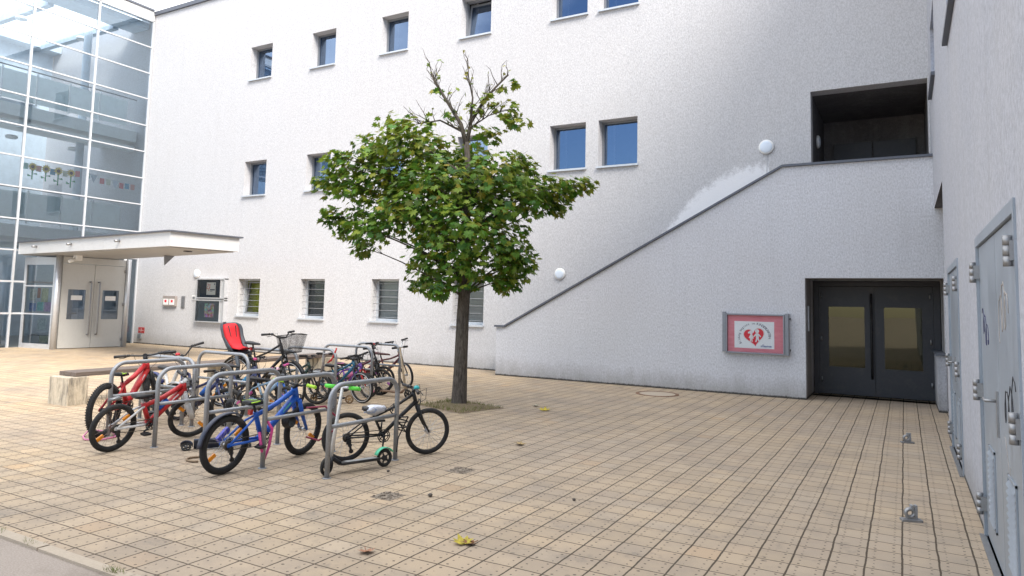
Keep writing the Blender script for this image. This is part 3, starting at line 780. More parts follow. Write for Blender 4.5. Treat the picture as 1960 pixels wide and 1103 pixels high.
def rotp(pts, cx, cz, an):
    c, s_ = math.cos(an), math.sin(an)
    return [(cx + (x - cx) * c - (z - cz) * s_, y, cz + (x - cx) * s_ + (z - cz) * c) for x, y, z in pts]
RED = paint((.72, .02, .04), .55, 0, .06); WHITEP = paint((.80, .78, .78), .6, 0, .03); INK = paint((.03, .04, .10), .6)
hx, hz = -.02, -.045
mh = MB(); mh.add(rotp([(x, Y0 + .0006, z) for x, y, z in heart(.215, hx, hz)], hx, hz, R_(8)), [tuple(range(48))]); mh.build('heart_edge', WHITEP, po)
mh = MB(); mh.add(rotp(heart(.195, hx, hz), hx, hz, R_(8)), [tuple(range(48))]); mh.build('heart', RED, po)
fg = MB(); Y1 = Y0 - .0015
def disc(mb, x, z, r, n=16): mb.add([(x + r * math.cos(2 * PI * k / n), Y1, z + r * math.sin(2 * PI * k / n)) for k in range(n)], [tuple(range(n))])
def poly(mb, pts, ox, oz): mb.add([(ox + a, Y1 - .0004, oz + b) for a, b in pts], [tuple(range(len(pts)))])
disc(fg, -.075, .03, .036); poly(fg, [(-.055, .04), (-.03, .035), (-.035, .0), (-.06, .01)], -.075, 0)
poly(fg, [(-.012, .0), (.014, 0), (.045, -.085), (.02, -.09), (.022, -.15), (.004, -.15), (.0, -.10), (-.012, -.15), (-.03, -.15), (-.022, -.09), (-.05, -.075)], -.07, -.002)
disc(fg, .035, .055, .038); poly(fg, [(-.02, .015), (.022, .015), (.075, -.045), (.062, -.06), (.03, -.03), (.034, -.09), (.055, -.15), (.032, -.155), (.008, -.10), (-.012, -.155), (-.035, -.15), (-.02, -.09), (-.022, -.03), (-.06, -.062), (-.07, -.048)], .035, 0)
fg.build('child_figures', WHITEP, po)
tx = MB(); phrase = 'Bildung beginnt im KINDERGARTEN'; n = len(phrase)
for i, ch in enumerate(phrase):
    if ch == ' ': continue
    an = R_(208 - 208 * i / (n - 1)) if True else 0
    rx, rz = .262, .238; ox, oz = -.02, -.06
    px, pz = ox + rx * math.cos(an), oz + rz * math.sin(an); ta = an - PI / 2
    c, s_ = math.cos(ta), math.sin(ta)
    text_mb(tx, ch, .060 if i < 19 else .066, lambda a, b: (px + a * c - b * s_, Y0, pz + a * s_ + b * c))
tx.build('lettering', INK, po)
lg = MB()
for k in range(12): lg.quad((.10 + k * .0165, Y0, -.238 + .006 * math.sin(k)), (.113 + k * .0165, Y0, -.238), (.113 + k * .0165, Y0, -.218 + .004 * math.sin(k * 2)), (.10 + k * .0165, Y0, -.218))
lg.quad((.13, Y0, -.208), (.16, Y0, -.208), (.16, Y0, -.198), (.13, Y0, -.198)); lg.quad((.1, Y0, -.25), (.30, Y0, -.25), (.30, Y0, -.246), (.1, Y0, -.246))
lg.build('logo_strip', paint((.08, .14, .32), .6), po)
MB().quad((-W / 2, -.080, -H / 2), (W / 2, -.080, -H / 2), (W / 2, -.080, H / 2), (-W / 2, -.080, H / 2)).build('pane', M_case_pane, sg)

def case(x0, x1, z0, z1, label, bg, kind):
    c = ((x0 + x1) / 2, YW, (z0 + z1) / 2); w, h = x1 - x0, z1 - z0
    t = thing('notice_case', label, 'notice case', c, group='wall notice cases')
    m = MB(); m.bx(-w / 2, w / 2, -.13, -.002, h / 2 - .035, h / 2); m.bx(-w / 2, w / 2, -.13, -.002, -h / 2, -h / 2 + .035); m.bx(-w / 2, -w / 2 + .04, -.13, -.002, -h / 2 + .036, h / 2 - .036); m.bx(w / 2 - .22, w / 2 - .19, -.13, -.002, -h / 2 + .036, h / 2 - .036); m.bx(w / 2 - .18, w / 2 - .05, -.10, -.002, -h / 2 + .036, h / 2 - .036)
    m.bx(w / 2 - .03, w / 2, -.14, -.002, -h / 2 - .03, h / 2 + .03)
    m.build('case_frame', M_alu, t)
    MB().quad((-w / 2 + .04, -.02, -h / 2 + .035), (w / 2 - .22, -.02, -h / 2 + .035), (w / 2 - .22, -.02, h / 2 - .035), (-w / 2 + .04, -.02, h / 2 - .035)).build('backing', bg, t)
    cx = -.11
    if kind == 0:
        p = MB().quad((cx - .19, -.03, -.20), (cx + .25, -.03, -.20), (cx + .25, -.03, .20), (cx - .19, -.03, .20)).build('poster', M_white, t)
        f = MB()
        for k in range(9):
            a = 2 * PI * k / 9; r = .05 + .03 * (k % 2); x, z = cx - .09 + r * math.cos(a), .05 + r * math.sin(a) * 1.3
            f.quad((x - .02, -.032, z - .02), (x + .02, -.032, z - .018), (x + .02, -.032, z + .02), (x - .02, -.032, z + .018))
        f.build('emblem', paint((.62, .22, .18), .6), p)
        f = MB(); f.quad((cx - .02, -.032, -.055), (cx + .21, -.032, -.055), (cx + .21, -.032, -.02), (cx - .02, -.032, -.02)); f.quad((cx - .02, -.032, -.09), (cx + .1, -.032, -.09), (cx + .1, -.032, -.078), (cx - .02, -.032, -.078)); f.quad((cx + .17, -.032, .12), (cx + .21, -.032, .12), (cx + .21, -.032, .165), (cx + .17, -.032, .165)); f.build('print', INK, p)
    else:
        tt = NT('photo_print'); pp = tt.n('TexCoord').outputs['Object']; nz = tt.noise(pp, 9, 3, .6)
        vor = tt.n('TexVoronoi'); tt.l(pp, vor.inputs['Vector']); vor.inputs['Scale'].default_value = 14
        cc = tt.mix(.55, vor.outputs['Color'], tt.ramp(nz, [(0, (.12, .06, .05)), (.45, (.5, .12, .1)), (.55, (.45, .5, .62)), (1, (.7, .72, .75))])); tt.bsdf(cc, .5)
        MB().quad((cx - .22, -.03, -.2), (cx + .24, -.03, -.2), (cx + .24, -.03, .24), (cx - .22, -.03, .24)).build('photo_poster', tt.m, t)
    MB().quad((-w / 2 + .04, -.11, -h / 2 + .035), (w / 2 - .2, -.11, -h / 2 + .035), (w / 2 - .2, -.11, h / 2 - .035), (-w / 2 + .04, -.11, h / 2 - .035)).build('pane', M_clear, t)
case(-20.05, -18.66, 1.60, 2.24, 'upper of two stacked aluminium notice cases, dark blue inside with a white poster', paint((.03, .045, .075), .6), 0)
case(-20.08, -18.66, .84, 1.56, 'lower of two stacked aluminium notice cases, grey inside with a photo poster', paint((.16, .19, .215), .6), 1)
def plate(name, x0, x1, z0, z1, d, mat, label, cat, extra=None):
    t = thing(name, label, cat, ((x0 + x1) / 2, YW, (z0 + z1) / 2)); w, h = x1 - x0, z1 - z0
    MB().bx(-w / 2, w / 2, -d, -.002, -h / 2, h / 2).build('housing', mat, t, bevel=.005)
    if extra: extra(t, w, h, d)
    return t
def boxes2(t, w, h, d):
    m = MB(); m.bx(-w / 2 + .04, -.03, -d - .008, -d - .001, -h / 2 + .05, h / 2 - .1); m.bx(.03, w / 2 - .04, -d - .008, -d - .001, -h / 2 + .05, h / 2 - .1); m.build('label_field', M_white, t)
    m = MB(); m.bx(-w / 4 - .05, -w / 4 + .05, -d - .011, -d - .009, -.04, .04); m.bx(w / 4 - .05, w / 4 + .05, -d - .011, -d - .009, -.04, .04); m.build('red_mark', RED, t)
plate('letter_box', -21.80, -21.14, 1.31, 1.66, .08, paint((.34, .30, .28), .5, .2), 'double brown letter box with two white label fields', 'letter box', boxes2)
def inter(t, w, h, d):
    m = MB()
    for k in range(5): m.bx(-w / 4, w / 4, -d - .004, -d - .001, -h / 2 + .06 + k * .06, -h / 2 + .09 + k * .06)
    m.build('button_row', M_frame, t)
plate('intercom', -20.90, -20.73, 1.27, 1.66, .03, M_steel, 'slim steel intercom panel between letter box and notice cases', 'intercom', inter)
def key(t, w, h, d): MB().bx(-w / 3, w / 3, -d - .004, -d - .001, -h / 3, h / 4).build('screen', M_frame, t)
plate('keypad', -20.36, -20.18, 1.55, 1.69, .03, M_white, 'small white keypad left of the notice cases', 'keypad', key)
def redt(t, w, h, d):
    m = MB(); m.bx(-w * .4, w * .4, -d - .004, -d - .001, -.01, .0); m.bx(-.01, 0, -d - .004, -d - .001, -h * .35, h * .35); m.build('sign_lines', WHITEP, t)
plate('hydrant_sign', -23.15, -22.80, .36, .56, .01, paint((.45, .05, .05), .5), 'small red sign low on the wall by the hall corner', 'sign', redt)
plate('junction_box', -23.12, -22.92, .17, .34, .05, paint((.24, .26, .27), .5), 'small grey box on the wall under the red sign', 'box', key)

# ------------------------------------------------------------------ bicycle racks
def rack(loc, rot, L, label, H=.83, group='tubular steel bicycle racks'):
    t = thing('bicycle_rack', label, 'bicycle rack', loc, (0, 0, rot), group=group)
    r = .16; pts = [(0, 0, -.02), (0, 0, H - r)]
    for k in range(1, 9): a = PI / 2 * k / 8; pts.append((r - r * math.cos(a), 0, H - r + r * math.sin(a)))
    for k in range(0, 9): a = PI / 2 * k / 8; pts.append((L - r + r * math.sin(a), 0, H - r + r * math.cos(a)))
    pts.append((L, 0, -.02))
    MB().tube(pts, .0235, 12).build('hoop', M_galv, t)
    MB().tube([(.02, 0, .455), (L - .02, 0, .455)], .019, 10).build('cross_bar', M_galv, t)
    for x in (0, L):
        MB().lathe([(.0245, .0), (.042, .0), (.040, .006), (.0245, .008)], (x, 0, .0), 'z', 16).build('foot_ring', M_galv, t)
    return t
rackspec = [((-4.60, 4.85, 0), R_(88.2), .94, 'front steel rack hoop with the black bicycle and green scooter'),
            ((-5.37, 4.79, 0), R_(90), .94, 'steel rack hoop holding the blue bicycle with lime grips'),
            ((-6.13, 4.72, 0), R_(90), .94, 'steel rack hoop between the blue bicycle and the red and white bicycle'),
            ((-7.03, 4.79, 0), R_(90), .94, 'steel rack hoop the red and white bicycle leans on'),
            ((-7.98, 4.85, 0), R_(90), .94, 'steel rack hoop beside the all red mountain bicycle'),
            ((-8.86, 5.80, 0), 0, 1.06, 'steel rack hoop behind the red bicycle handlebar, nearest the bench end'),
            ((-9.00, 6.75, 0), 0, 1.06, 'steel rack hoop under the white bicycle with the red bell'),
            ((-9.10, 7.74, 0), 0, 1.06, 'steel rack hoop beside the city bicycle with the child seat'),
            ((-9.02, 8.42, 0), 0, 1.12, 'steel rack hoop with the red strap, in front of the teal bicycle'),
            ((-9.08, 9.36, 0), 0, 1.12, 'steel rack hoop between the teal and the small purple bicycle'),
            ((-9.10, 10.23, 0), 0, 1.06, 'steel rack hoop farthest back beside the wall and brown saddle bicycle')]
for a in rackspec: rack(*a)

# ------------------------------------------------------------------ bicycles
def bike(label, rear, head, R, wb, st):
    g_ = st.get
    lean = R_(g_('lean', 0)); steer = R_(g_('steer', 0))
    root = thing('bicycle', label, 'bicycle', (rear[0], rear[1], 0), (lean, 0, R_(head)), group='bicycles parked at the racks')
    fm = g_('frame'); fk = g_('fork', fm); ac = g_('accent', fm)
    tr = R * .104 * g_('tyre', 1)              # tyre radius
    rr = R - tr
    F = Vector((wb, 0, R)); ax = Vector((-math.cos(R_(70)), 0, math.sin(R_(70))))
    crown = R + tr + .035 + R * 0.98
    k0 = F + Vector((-.035, 0, 0))
    hb = k0 + ax * ((crown - R) / ax.z)
    ht = hb + ax * g_('headlen', .11)
    barz = g_('bar', .75)
    SM = Matrix.Translation(k0) @ Matrix.Rotation(steer, 4, ax) @ Matrix.Translation(-k0)
    bb = Vector((wb * .43, 0, R * g_('bbh', .98)))
    sx = wb * .27; sadz = g_('saddle', .62)
    sdir = (Vector((sx - .0, 0, sadz)) - bb).normalized()
    sct = bb + sdir * ((sadz - bb.z) * g_('seattube', .72))
    A = Vector((0, 0, R)); tt = g_('tube', .019)
    f = MB()
    if g_('style', 'diamond') == 'step':
        low = bb + sdir * .17
        f.tube([ht - ax * .02, ht + Vector((-.14, 0, -.16)), bb + Vector((.06, 0, .14)), bb], [tt * 1.1] * 4, 10)
        f.tube([hb + ax * .01, hb + Vector((-.15, 0, -.17)), bb], tt, 10)
    else:
        f.tube([ht - ax * .025, ht - ax * .025 + (sct - ht) * .5 + Vector((0, 0, -.015)), sct - sdir * .02], [tt * 1.0, tt * .9, tt * .8], 10)
        f.tube([hb + ax * .02, bb + (hb - bb) * .5 + Vector((0, 0, .02)), bb], [tt * 1.35, tt * 1.25, tt * 1.1], 10)
    f.tube([bb, sct + sdir * .02], tt * .85, 10)
    f.tube([hb, ht], tt * 1.25, 12)
    f.cyl(bb + Vector((0, -.036, 0)), bb + Vector((0, .036, 0)), tt * 1.2, 12)
    fr = f.build('frame', fm, root)
    f = MB()
    for s in (-1, 1):
        o = Vector((0, s * .052, 0)); a2 = A + o
        f.tube([bb + Vector((-.02, s * .025, 0)), bb + (A - bb) * .3 + Vector((0, s * .042, 0)), a2], tt * .5, 8)
        f.tube([sct + Vector((0, s * .015, -.02)), sct + (A - sct) * .25 + Vector((0, s * .04, 0)), a2], tt * .42, 8)
        f.cyl(a2 + Vector((0, -.004, 0)), a2 + Vector((0, .004, 0)), .022, 10)
    f.build('rear_stays', g_('stay', fm), root)
    if g_('stripe'):
        f = MB(); d0 = hb + ax * .03; d1 = bb
        for s in (-1, 1): f.tube([d0 + (d1 - d0) * .2 + Vector((0, s * tt * .95, .012)), d0 + (d1 - d0) * .75 + Vector((0, s * tt * .85, .012))], [tt * .45, tt * .3], 6, flat=.6)
        f.build('frame_decal', g_('stripe'), root)
    # wheels
    def wheel(c, M, front):
        w = MB(); w.M = M; sp = random.Random(3)
        w.torus(c, rr - .006, .011, 'y', 44, 8, .95)
        w.cyl(c + Vector((0, -.045, 0)), c + Vector((0, .045, 0)), .016, 12)
        for s in (-1, 1): w.cyl(c + Vector((0, s * .028, 0)), c + Vector((0, s * .032, 0)), .026, 12)
        n = g_('spokes', 24)
        for i in range(n):
            a = 2 * PI * i / n; s = 1 if i % 2 else -1; b = a + (.5 if (i // 2) % 2 else -.5)
            w.tube([c + Vector((.023 * math.cos(b), s * .03, .023 * math.sin(b))), c + Vector(((rr - .012) * math.cos(a), s * .003, (rr - .012) * math.sin(a)))], .0015, 4, cap=False)
        wo = w.build('wheel', g_('rimm', M_rim), root)
        t = MB(); t.M = M; t.torus(c, rr, tr, 'y', 52, 10, .95)
        if g_('knob'):
            for i in range(64):
                a = 2 * PI * i / 64
                for s in (-1, 0, 1):
                    q = R + .003 - abs(s) * .006; aa = a + (.04 if s else 0)
                    p = c + Vector((q * math.cos(aa), s * tr * .6, q * math.sin(aa)))
                    e = Vector((-math.sin(aa), 0, math.cos(aa))); n_ = Vector((math.cos(aa), 0, math.sin(aa)))
                    t.tube([p - n_ * .006, p + n_ * .002], .007, 4)
        t.build('tyre', g_('tyrem', M_rubber), wo)
        if g_('wallc'):
            t = MB(); t.M = M
            for s in (-1, 1): t.torus(c + Vector((0, s * tr * .8, 0)), rr - .002, .006, 'y', 44, 6)
            t.build('rim_wall', g_('wallc'), wo)
        if g_('reflect'):
            for a in ((R_(-35), R_(145)) if front else (R_(215), R_(35))):
                t = MB(); t.M = M @ Matrix.Translation(c) @ Matrix.Rotation(-a, 4, 'Y')
                t.bx(rr * .52, rr * .9, -.012, .012, -.019, .019); t.build('spoke_reflector', g_('reflect'), wo, bevel=.006)
        return wo
    wheel(A, Matrix.Identity(4), False)
    wheel(F, SM, True)
    # fork
    f = MB(); f.M = SM
    cr = hb - ax * .012
    f.tube([cr + Vector((0, -.045, 0)), cr + Vector((0, .045, 0))], tt * .85, 10)
    for s in (-1, 1):
        f.tube([cr + Vector((0, s * .045, 0)), cr + (F - cr) * .5 + Vector((-.012, s * .048, 0)), F + Vector((0, s * .05, 0))], [tt * .85, tt * .75, tt * .5], 10)
    if g_('susp'):
        for s in (-1, 1): f.tube([cr + (F - cr) * .42 + Vector((-.006, s * .048, 0)), F + Vector((0, s * .05, .01))], tt * 1.05, 10)
    f.build('fork', fk, root)
    # handlebar
    top = ht + ax * max(.015, (barz - g_('rise', .04) - ht.z) / ax.z)
    bw = g_('barw', .54) / 2; rise = g_('rise', .04); back = g_('sweep', .05)
    st_ = MB(); st_.M = SM
    st_.tube([ht, top], tt * .8, 10)
    fwd = top + Vector((g_('reach', .05), 0, 0))
    st_.tube([top, fwd], tt * .85, 8)
    pts = [fwd + Vector((-back, -bw, rise)), fwd + Vector((-back * .5, -bw * .55, rise)), fwd + Vector((0, -bw * .18, 0)), fwd, fwd + Vector((0, bw * .18, 0)), fwd + Vector((-back * .5, bw * .55, rise)), fwd + Vector((-back, bw, rise))]
    st_.tube(pts, .011, 8)
    hbar = st_.build('handlebar', g_('barm', M_blackm), root)
    for s, i0, i1 in ((-1, 0, 1), (1, 6, 5)):
        e, q = pts[i0], pts[i1]; d = (q - e).normalized()
        gm = MB(); gm.M = SM; gm.tube([e - d * .012, e - d * .008, e + d * .09, e + d * .115, e + d * .12], [.013, .018, .0165, .019, .013], 10); gm.build('grip', g_('gripm', M_black), hbar)
        bl = MB(); bl.M = SM; b0 = e + d * .145
        bl.cyl(b0 + d * -.015, b0 + d * .02, .016, 8); bl.tube([b0, b0 + Vector((.035, -s * -.01, -.012)), b0 + Vector((.04, s * .05, -.025)), b0 + Vector((.032, s * .11, -.03))], .005, 6)
        bl.build('brake_lever', g_('leverm', M_blackm), hbar)
    cb = MB(); cb.M = SM
    for s in (-1, 1):
        e = pts[3 + 2 * s]
        cb.tube([e + Vector((.03, 0, -.01)), e + Vector((.11, -s * .02, .02)), e + Vector((.12, -s * .06, -.10)), hb + Vector((.045, s * .02, .02))], .0028, 5, cap=False)
    cb.build('brake_cable', M_black, hbar)
    # front brake arms
    f = MB(); f.M = SM
    for s in (-1, 1): f.tube([hb + Vector((.02, s * .045, -.06)), hb + Vector((.035, s * .03, .03)), hb + Vector((.035, -s * .03, .04))], .006, 6)
    f.build('rim_brake', g_('leverm', M_blackm), root)
    # seat post and saddle
    f = MB(); sp0 = sct - sdir * .02; sp1 = bb + sdir * ((sadz - bb.z - .045) / sdir.z)
    f.tube([sp0, sp1], .0125, 10); f.build('seat_post', g_('postm', M_blackm), root)
    sd = MB(); cs = sp1 + Vector((.02, 0, .02)); rings = []
    Ls = g_('sadl', .24)
    for u, w_, z_, th in ((-.5, .035, .012, .02), (-.46, .062, .018, .032), (-.3, .068, .014, .036), (-.1, .045, .006, .034), (.15, .024, .004, .03), (.4, .018, .002, .024), (.5, .008, -.004, .012)):
        w_ *= g_('sadw', 1.0); ring = []
        for k in range(12):
            a = 2 * PI * k / 12
            ring.append((cs.x + u * Ls, w_ * math.cos(a), cs.z + z_ + th * .62 * math.sin(a) + (-.012 * abs(math.cos(a)) if math.sin(a) < 0 else 0)))
        rings.append(ring)
    sd.loft(rings); so = sd.build('saddle', g_('saddlem', M_black), root)
    if g_('sadtrim'):
        q = MB()
        for s in (-1, 1): q.tube([(cs.x - Ls * .45, s * .058, cs.z + .022), (cs.x - Ls * .2, s * .056, cs.z + .022), (cs.x + Ls * .15, s * .020, cs.z + .018)], .007, 6)
        q.build('saddle_trim', g_('sadtrim'), so)
    # drivetrain (right side = -y)
    f = MB(); cy = -.05; cr_ = g_('ring', .062); f.cyl(bb + Vector((0, -.072, 0)), bb + Vector((0, .072, 0)), .012, 10)
    f.torus(bb + Vector((0, cy, 0)), cr_, .006, 'y', 28, 6, .6); f.torus(bb + Vector((0, cy, 0)), cr_ * .72, .005, 'y', 24, 6, .6)
    ca = R_(g_('crank', 250)); cl = g_('crankl', .125)
    for k in range(5): a = 2 * PI * k / 5; f.tube([bb + Vector((0, cy, 0)), bb + Vector((cr_ * math.cos(a), cy, cr_ * math.sin(a)))], .006, 5)
    for s, a in ((-1, ca), (1, ca + PI)):
        e = bb + Vector((cl * math.cos(a), s * .075, cl * math.sin(a))); f.tube([bb + Vector((0, s * .055, 0)), e], [.012, .008], 8)
    ck = f.build('crankset', g_('crankm', M_blackm), root)
    for s, a in ((-1, ca), (1, ca + PI)):
        e = bb + Vector((cl * math.cos(a), s * .075, cl * math.sin(a)))
        p = MB(); p.bx(e.x - .042, e.x + .042, e.y + s * .012 - .0, e.y + s * .085, e.z - .011, e.z + .011) if s > 0 else p.bx(e.x - .042, e.x + .042, e.y - .085, e.y - .012, e.z - .011, e.z + .011)
        p.build('pedal', M_black, ck, bevel=.004)
    f = MB()
    for k in range(4): f.lathe([(.018, 0), (.045 - k * .006, 0), (.045 - k * .006, .003), (.018, .003)], A + Vector((0, -.034 - k * .005, 0)), 'y', 22)
    f.build('cassette', g_('casm', paint((.10, .09, .08), .45, .7)), root)
    f = MB(); n = 14; pts2 = []
    for k in range(n): a = -PI / 2 + PI * k / (n - 1); pts2.append(bb + Vector((cr_ * math.cos(a), cy, cr_ * math.sin(a))))
    for k in range(n): a = PI / 2 + PI * k / (n - 1); pts2.append(A + Vector((.042 * math.cos(a), -.045, .042 * math.sin(a))))
    f.tube(pts2, .0045, 5, closed=True); f.build('chain', paint((.09, .075, .06), .45, .6), root)
    if g_('derail', True):
        f = MB(); q = A + Vector((.01, -.062, -.03)); f.bx(q.x - .02, q.x + .025, q.y - .014, q.y + .01, q.z - .03, q.z + .015)
        f.tube([q + Vector((.015, 0, -.03)), q + Vector((.03, 0, -.10))], .012, 6); f.cyl(q + Vector((.03, -.008, -.10)), q + Vector((.03, .008, -.10)), .022, 10); f.cyl(q + Vector((.016, -.008, -.04)), q + Vector((.016, .008, -.04)), .02, 10)
        f.build('derailleur', M_blackm, root)
    def arc(c, M, a0, a1, name, mat, w=.032, off=.022):
        f = MB(); f.M = M; rings = []; n = 16
        for k in range(n + 1):
            a = R_(a0 + (a1 - a0) * k / n); q = R + off
            e = Vector((math.cos(a), 0, math.sin(a)))
            ring = [c + e * (q - .008) + Vector((0, -w, 0)), c + e * (q + .004) + Vector((0, -w * .55, 0)), c + e * (q + .004) + Vector((0, w * .55, 0)), c + e * (q - .008) + Vector((0, w, 0)), c + e * (q - .004) + Vector((0, w * .5, 0)), c + e * (q - .004) + Vector((0, -w * .5, 0))]
            rings.append(ring)
        f.loft(rings); return f.build(name, mat, root)
    if g_('rearguard'): arc(A, Matrix.Identity(4), *g_('rearguard'), 'mudguard', g_('guardm', M_black))
    if g_('frontguard'): arc(F, SM, *g_('frontguard'), 'mudguard', g_('guardm', M_black))
    if g_('carrier'):
        f = MB(); z = 2 * R + .06
        for y in (-.05, 0, .05): f.tube([(-.16, y, z), (sx + .06, y, z)], .006, 6)
        for x in (-.14, 0, .14): f.tube([(x, -.055, z), (x, .055, z)], .006, 6)
        for s in (-1, 1): f.tube([(-.02, s * .06, R), (-.05, s * .058, z)], .006, 6); f.tube([(0, s * .06, R), (.12, s * .058, z)], .006, 6)
        f.build('carrier', M_blackm, root)
    if g_('bell'):
        e = SM @ pts[2]; MB().lathe([(0, .03), (.02, .026), (.03, .012), (.032, -.006), (0, -.008)], (e.x, e.y, e.z + .03), 'z', 16).build('bell', g_('bell'), hbar)
    if g_('bottle'):
        d0 = hb + ax * .02; q = d0 + (bb - d0) * .42; e = (bb - d0).normalized(); o_ = Vector((-e.z, 0, e.x)) * -.055
        if o_.z < 0: o_ = -o_
        MB().tube([q + o_, q + o_ + e * .13, q + o_ + e * .135], [.032, .032, .02], 14).build('bottle', g_('bottle'), root); 
    if g_('light'):
        p = sp1 + Vector((-.03, 0, -.06)); MB().bx(p.x - .02, p.x + .015, -.02, .02, p.z - .025, p.z + .025).build('rear_light', g_('light'), root, bevel=.006)
    root['hx'] = 0; del root['hx']
    return dict(root=root, SM=SM, pts=pts, A=A, F=F, bb=bb, sct=sct, hb=hb, ht=ht, sad=cs, hbar=hbar, top=top, fwd=fwd)

OR = paint((.75, .26, .01), .25, 0, .08)
P = lambda c, r=.38, m=0: paint(tuple(x * .8 for x in c), r, m, .16, 0, 30, .08)
blue, lime, redp, whitep, navy, tealp, purple = P((.012, .13, .62)), P((.42, .72, .05)), P((.56, .018, .022)), P((.74, .74, .73)), P((.02, .03, .12)), P((.01, .14, .25)), P((.16, .05, .36))
M_limeg = paint((.45, .75, .05), .6, 0, .08); M_greeng = paint((.12, .68, .06), .6, 0, .08)
blackp = P((.010, .010, .011), .5)
b1 = bike('matt black bicycle with a white plastic bag over its saddle', (-4.93, 5.44), 59, .245, .885, dict(frame=blackp, bar=.70, barw=.5, rise=.02, saddle=.53, steer=-4, lean=2, crank=262, bell=paint((.02, .42, .42), .35), reach=.03, headlen=.13, tube=.017, seattube=.8, gripm=M_black))
b2 = bike('blue and green bicycle with lime grips and a black rear mudguard', (-5.48, 4.42), 92.5, .27, 1.0, dict(frame=blue, fork=blue, stripe=P((.10, .55, .35)), bar=.76, barw=.54, rise=.02, saddle=.64, steer=2, lean=5, reflect=OR, gripm=M_limeg, sadtrim=M_limeg, light=P((.6, .02, .02)), rearguard=(62, 178), guardm=paint((.03, .035, .06), .4), tyre=1.15, tube=.027, spokes=28, crank=200, headlen=.12))
b3 = bike('red and white bicycle with white rear stays leaning on its hoop', (-7.19, 4.40), 92, .25, .925, dict(bottle=P((.01, .10, .5)), frame=redp, fork=whitep, stay=whitep, stripe=whitep, postm=whitep, bar=.70, barw=.46, rise=.03, saddle=.57, steer=-24, lean=9, reflect=OR, tyre=1.12, tube=.029, susp=True, crank=215, rimm=paint((.30, .22, .2), .35, .6), headlen=.10, barm=whitep))
b4 = bike('all red mountain bicycle with wide black handlebar and knobbly tyres', (-7.97, 4.78), 117, .305, .98, dict(frame=redp, fork=M_blackm, bar=.885, barw=.68, rise=.015, sweep=.03, saddle=.70, steer=20, lean=1, tyre=1.12, knob=True, stripe=P((.55, .5, .5)), rimm=M_blackrim, tube=.032, headlen=.12, sadtrim=M_limeg, crank=235))
b5 = bike('white step-through bicycle with purple stem and red ball bell', (-9.50, 6.42), -4, .25, .92, dict(frame=whitep, fork=navy, style='step', bar=.90, barw=.58, rise=.10, sweep=.10, saddle=.62, steer=-42, lean=2, tube=.024, bell=P((.7, .02, .03)), frontguard=(20, 130), guardm=P((.02, .03, .16)), rearguard=(30, 175), headlen=.17, barm=M_blackm, derail=False, rimm=M_rim))
b6 = bike('black city bicycle with red child seat and wire front basket', (-9.22, 7.62), 2, .345, 1.17, dict(frame=blackp, bar=1.10, barw=.56, rise=.07, sweep=.12, saddle=.94, steer=-10, lean=1, tyre=.7, rearguard=(20, 190), frontguard=(30, 150), carrier=True, tube=.018, headlen=.22, spokes=32, seattube=.66, sadw=1.3, sadl=.27, wallc=M_rim, reach=.09, light=P((.5, .02, .02)), reflect=None))
b7 = bike('dark blue bicycle with orange spoke reflectors and pink bell', (-8.93, 7.10), 3, .24, .90, dict(bottle=P((.05, .3, .55)), frame=navy, stay=P((.05, .2, .4)), bar=.76, barw=.5, rise=.05, saddle=.64, steer=12, lean=4, reflect=OR, knob=False, tyre=1.1, bell=P((.72, .06, .25)), crank=200))
b8 = bike('teal bicycle with silver rimmed front wheel beside a dark scooter', (-8.40, 8.60), 4, .25, .86, dict(frame=tealp, fork=P((.01, .03, .06)), bar=.73, barw=.48, rise=.04, saddle=.58, steer=-8, lean=3, wallc=paint((.72, .73, .74), .3, .4), crank=240, spokes=20))
b9 = bike('small purple bicycle with a red head tube behind the teal one', (-8.62, 9.10), 6, .21, .76, dict(bottle=P((.6, .15, .3)), frame=purple, fork=redp, bar=.72, barw=.44, rise=.05, saddle=.56, steer=-10, lean=3, barm=M_blackm, reflect=paint((.7, .2, .3), .4), sadtrim=P((.6, .2, .4))))
b10 = bike('small black bicycle with a red strap on its handlebar by the last rack', (-9.05, 9.95), 4, .23, .82, dict(frame=blackp, fork=blackp, bar=.86, barw=.46, rise=.05, saddle=.60, steer=10, lean=3, gripm=M_black, bell=redp, reflect=paint((.5, .15, .5), .4)))
b11 = bike('small bicycle with long brown banana saddle and high silver handlebar', (-9.15, 10.72), 2, .24, .86, dict(frame=P((.16, .03, .03)), fork=P((.03, .03, .06)), bar=.88, barw=.5, rise=.14, sweep=.06, saddle=.63, steer=-20, lean=2, barm=M_chrome, saddlem=paint((.10, .03, .025), .5), sadl=.42, sadw=.9, wallc=whitep, headlen=.10))
b12 = bike('bicycle cut off by the photo edge beside the hall vestibule', (-23.0, 9.75), 20, .23, .84, dict(frame=whitep, fork=whitep, bar=.78, barw=.5, saddle=.6, steer=10, lean=3, gripm=paint((.05, .35, .5), .5)))
b13 = bike('child bicycle with bright blue fork and pink grips between city bicycle and rack hoops', (-8.25, 6.98), 14, .20, .70, dict(frame=P((.30, .45, .60)), fork=P((.02, .16, .62)), bar=.66, barw=.42, rise=.05, saddle=.50, steer=-14, lean=3, gripm=paint((.6, .1, .3), .5), reflect=paint((.6, .12, .35), .4), headlen=.09, bell=paint((.8, .5, .6), .4)))
b14 = bike('dark maroon bicycle squeezed between purple and black bicycles in the back row', (-8.75, 9.55), 3, .23, .80, dict(frame=P((.18, .02, .04)), fork=blackp, bar=.80, barw=.46, rise=.05, saddle=.62, steer=14, lean=4, crank=230, rimm=M_blackrim))
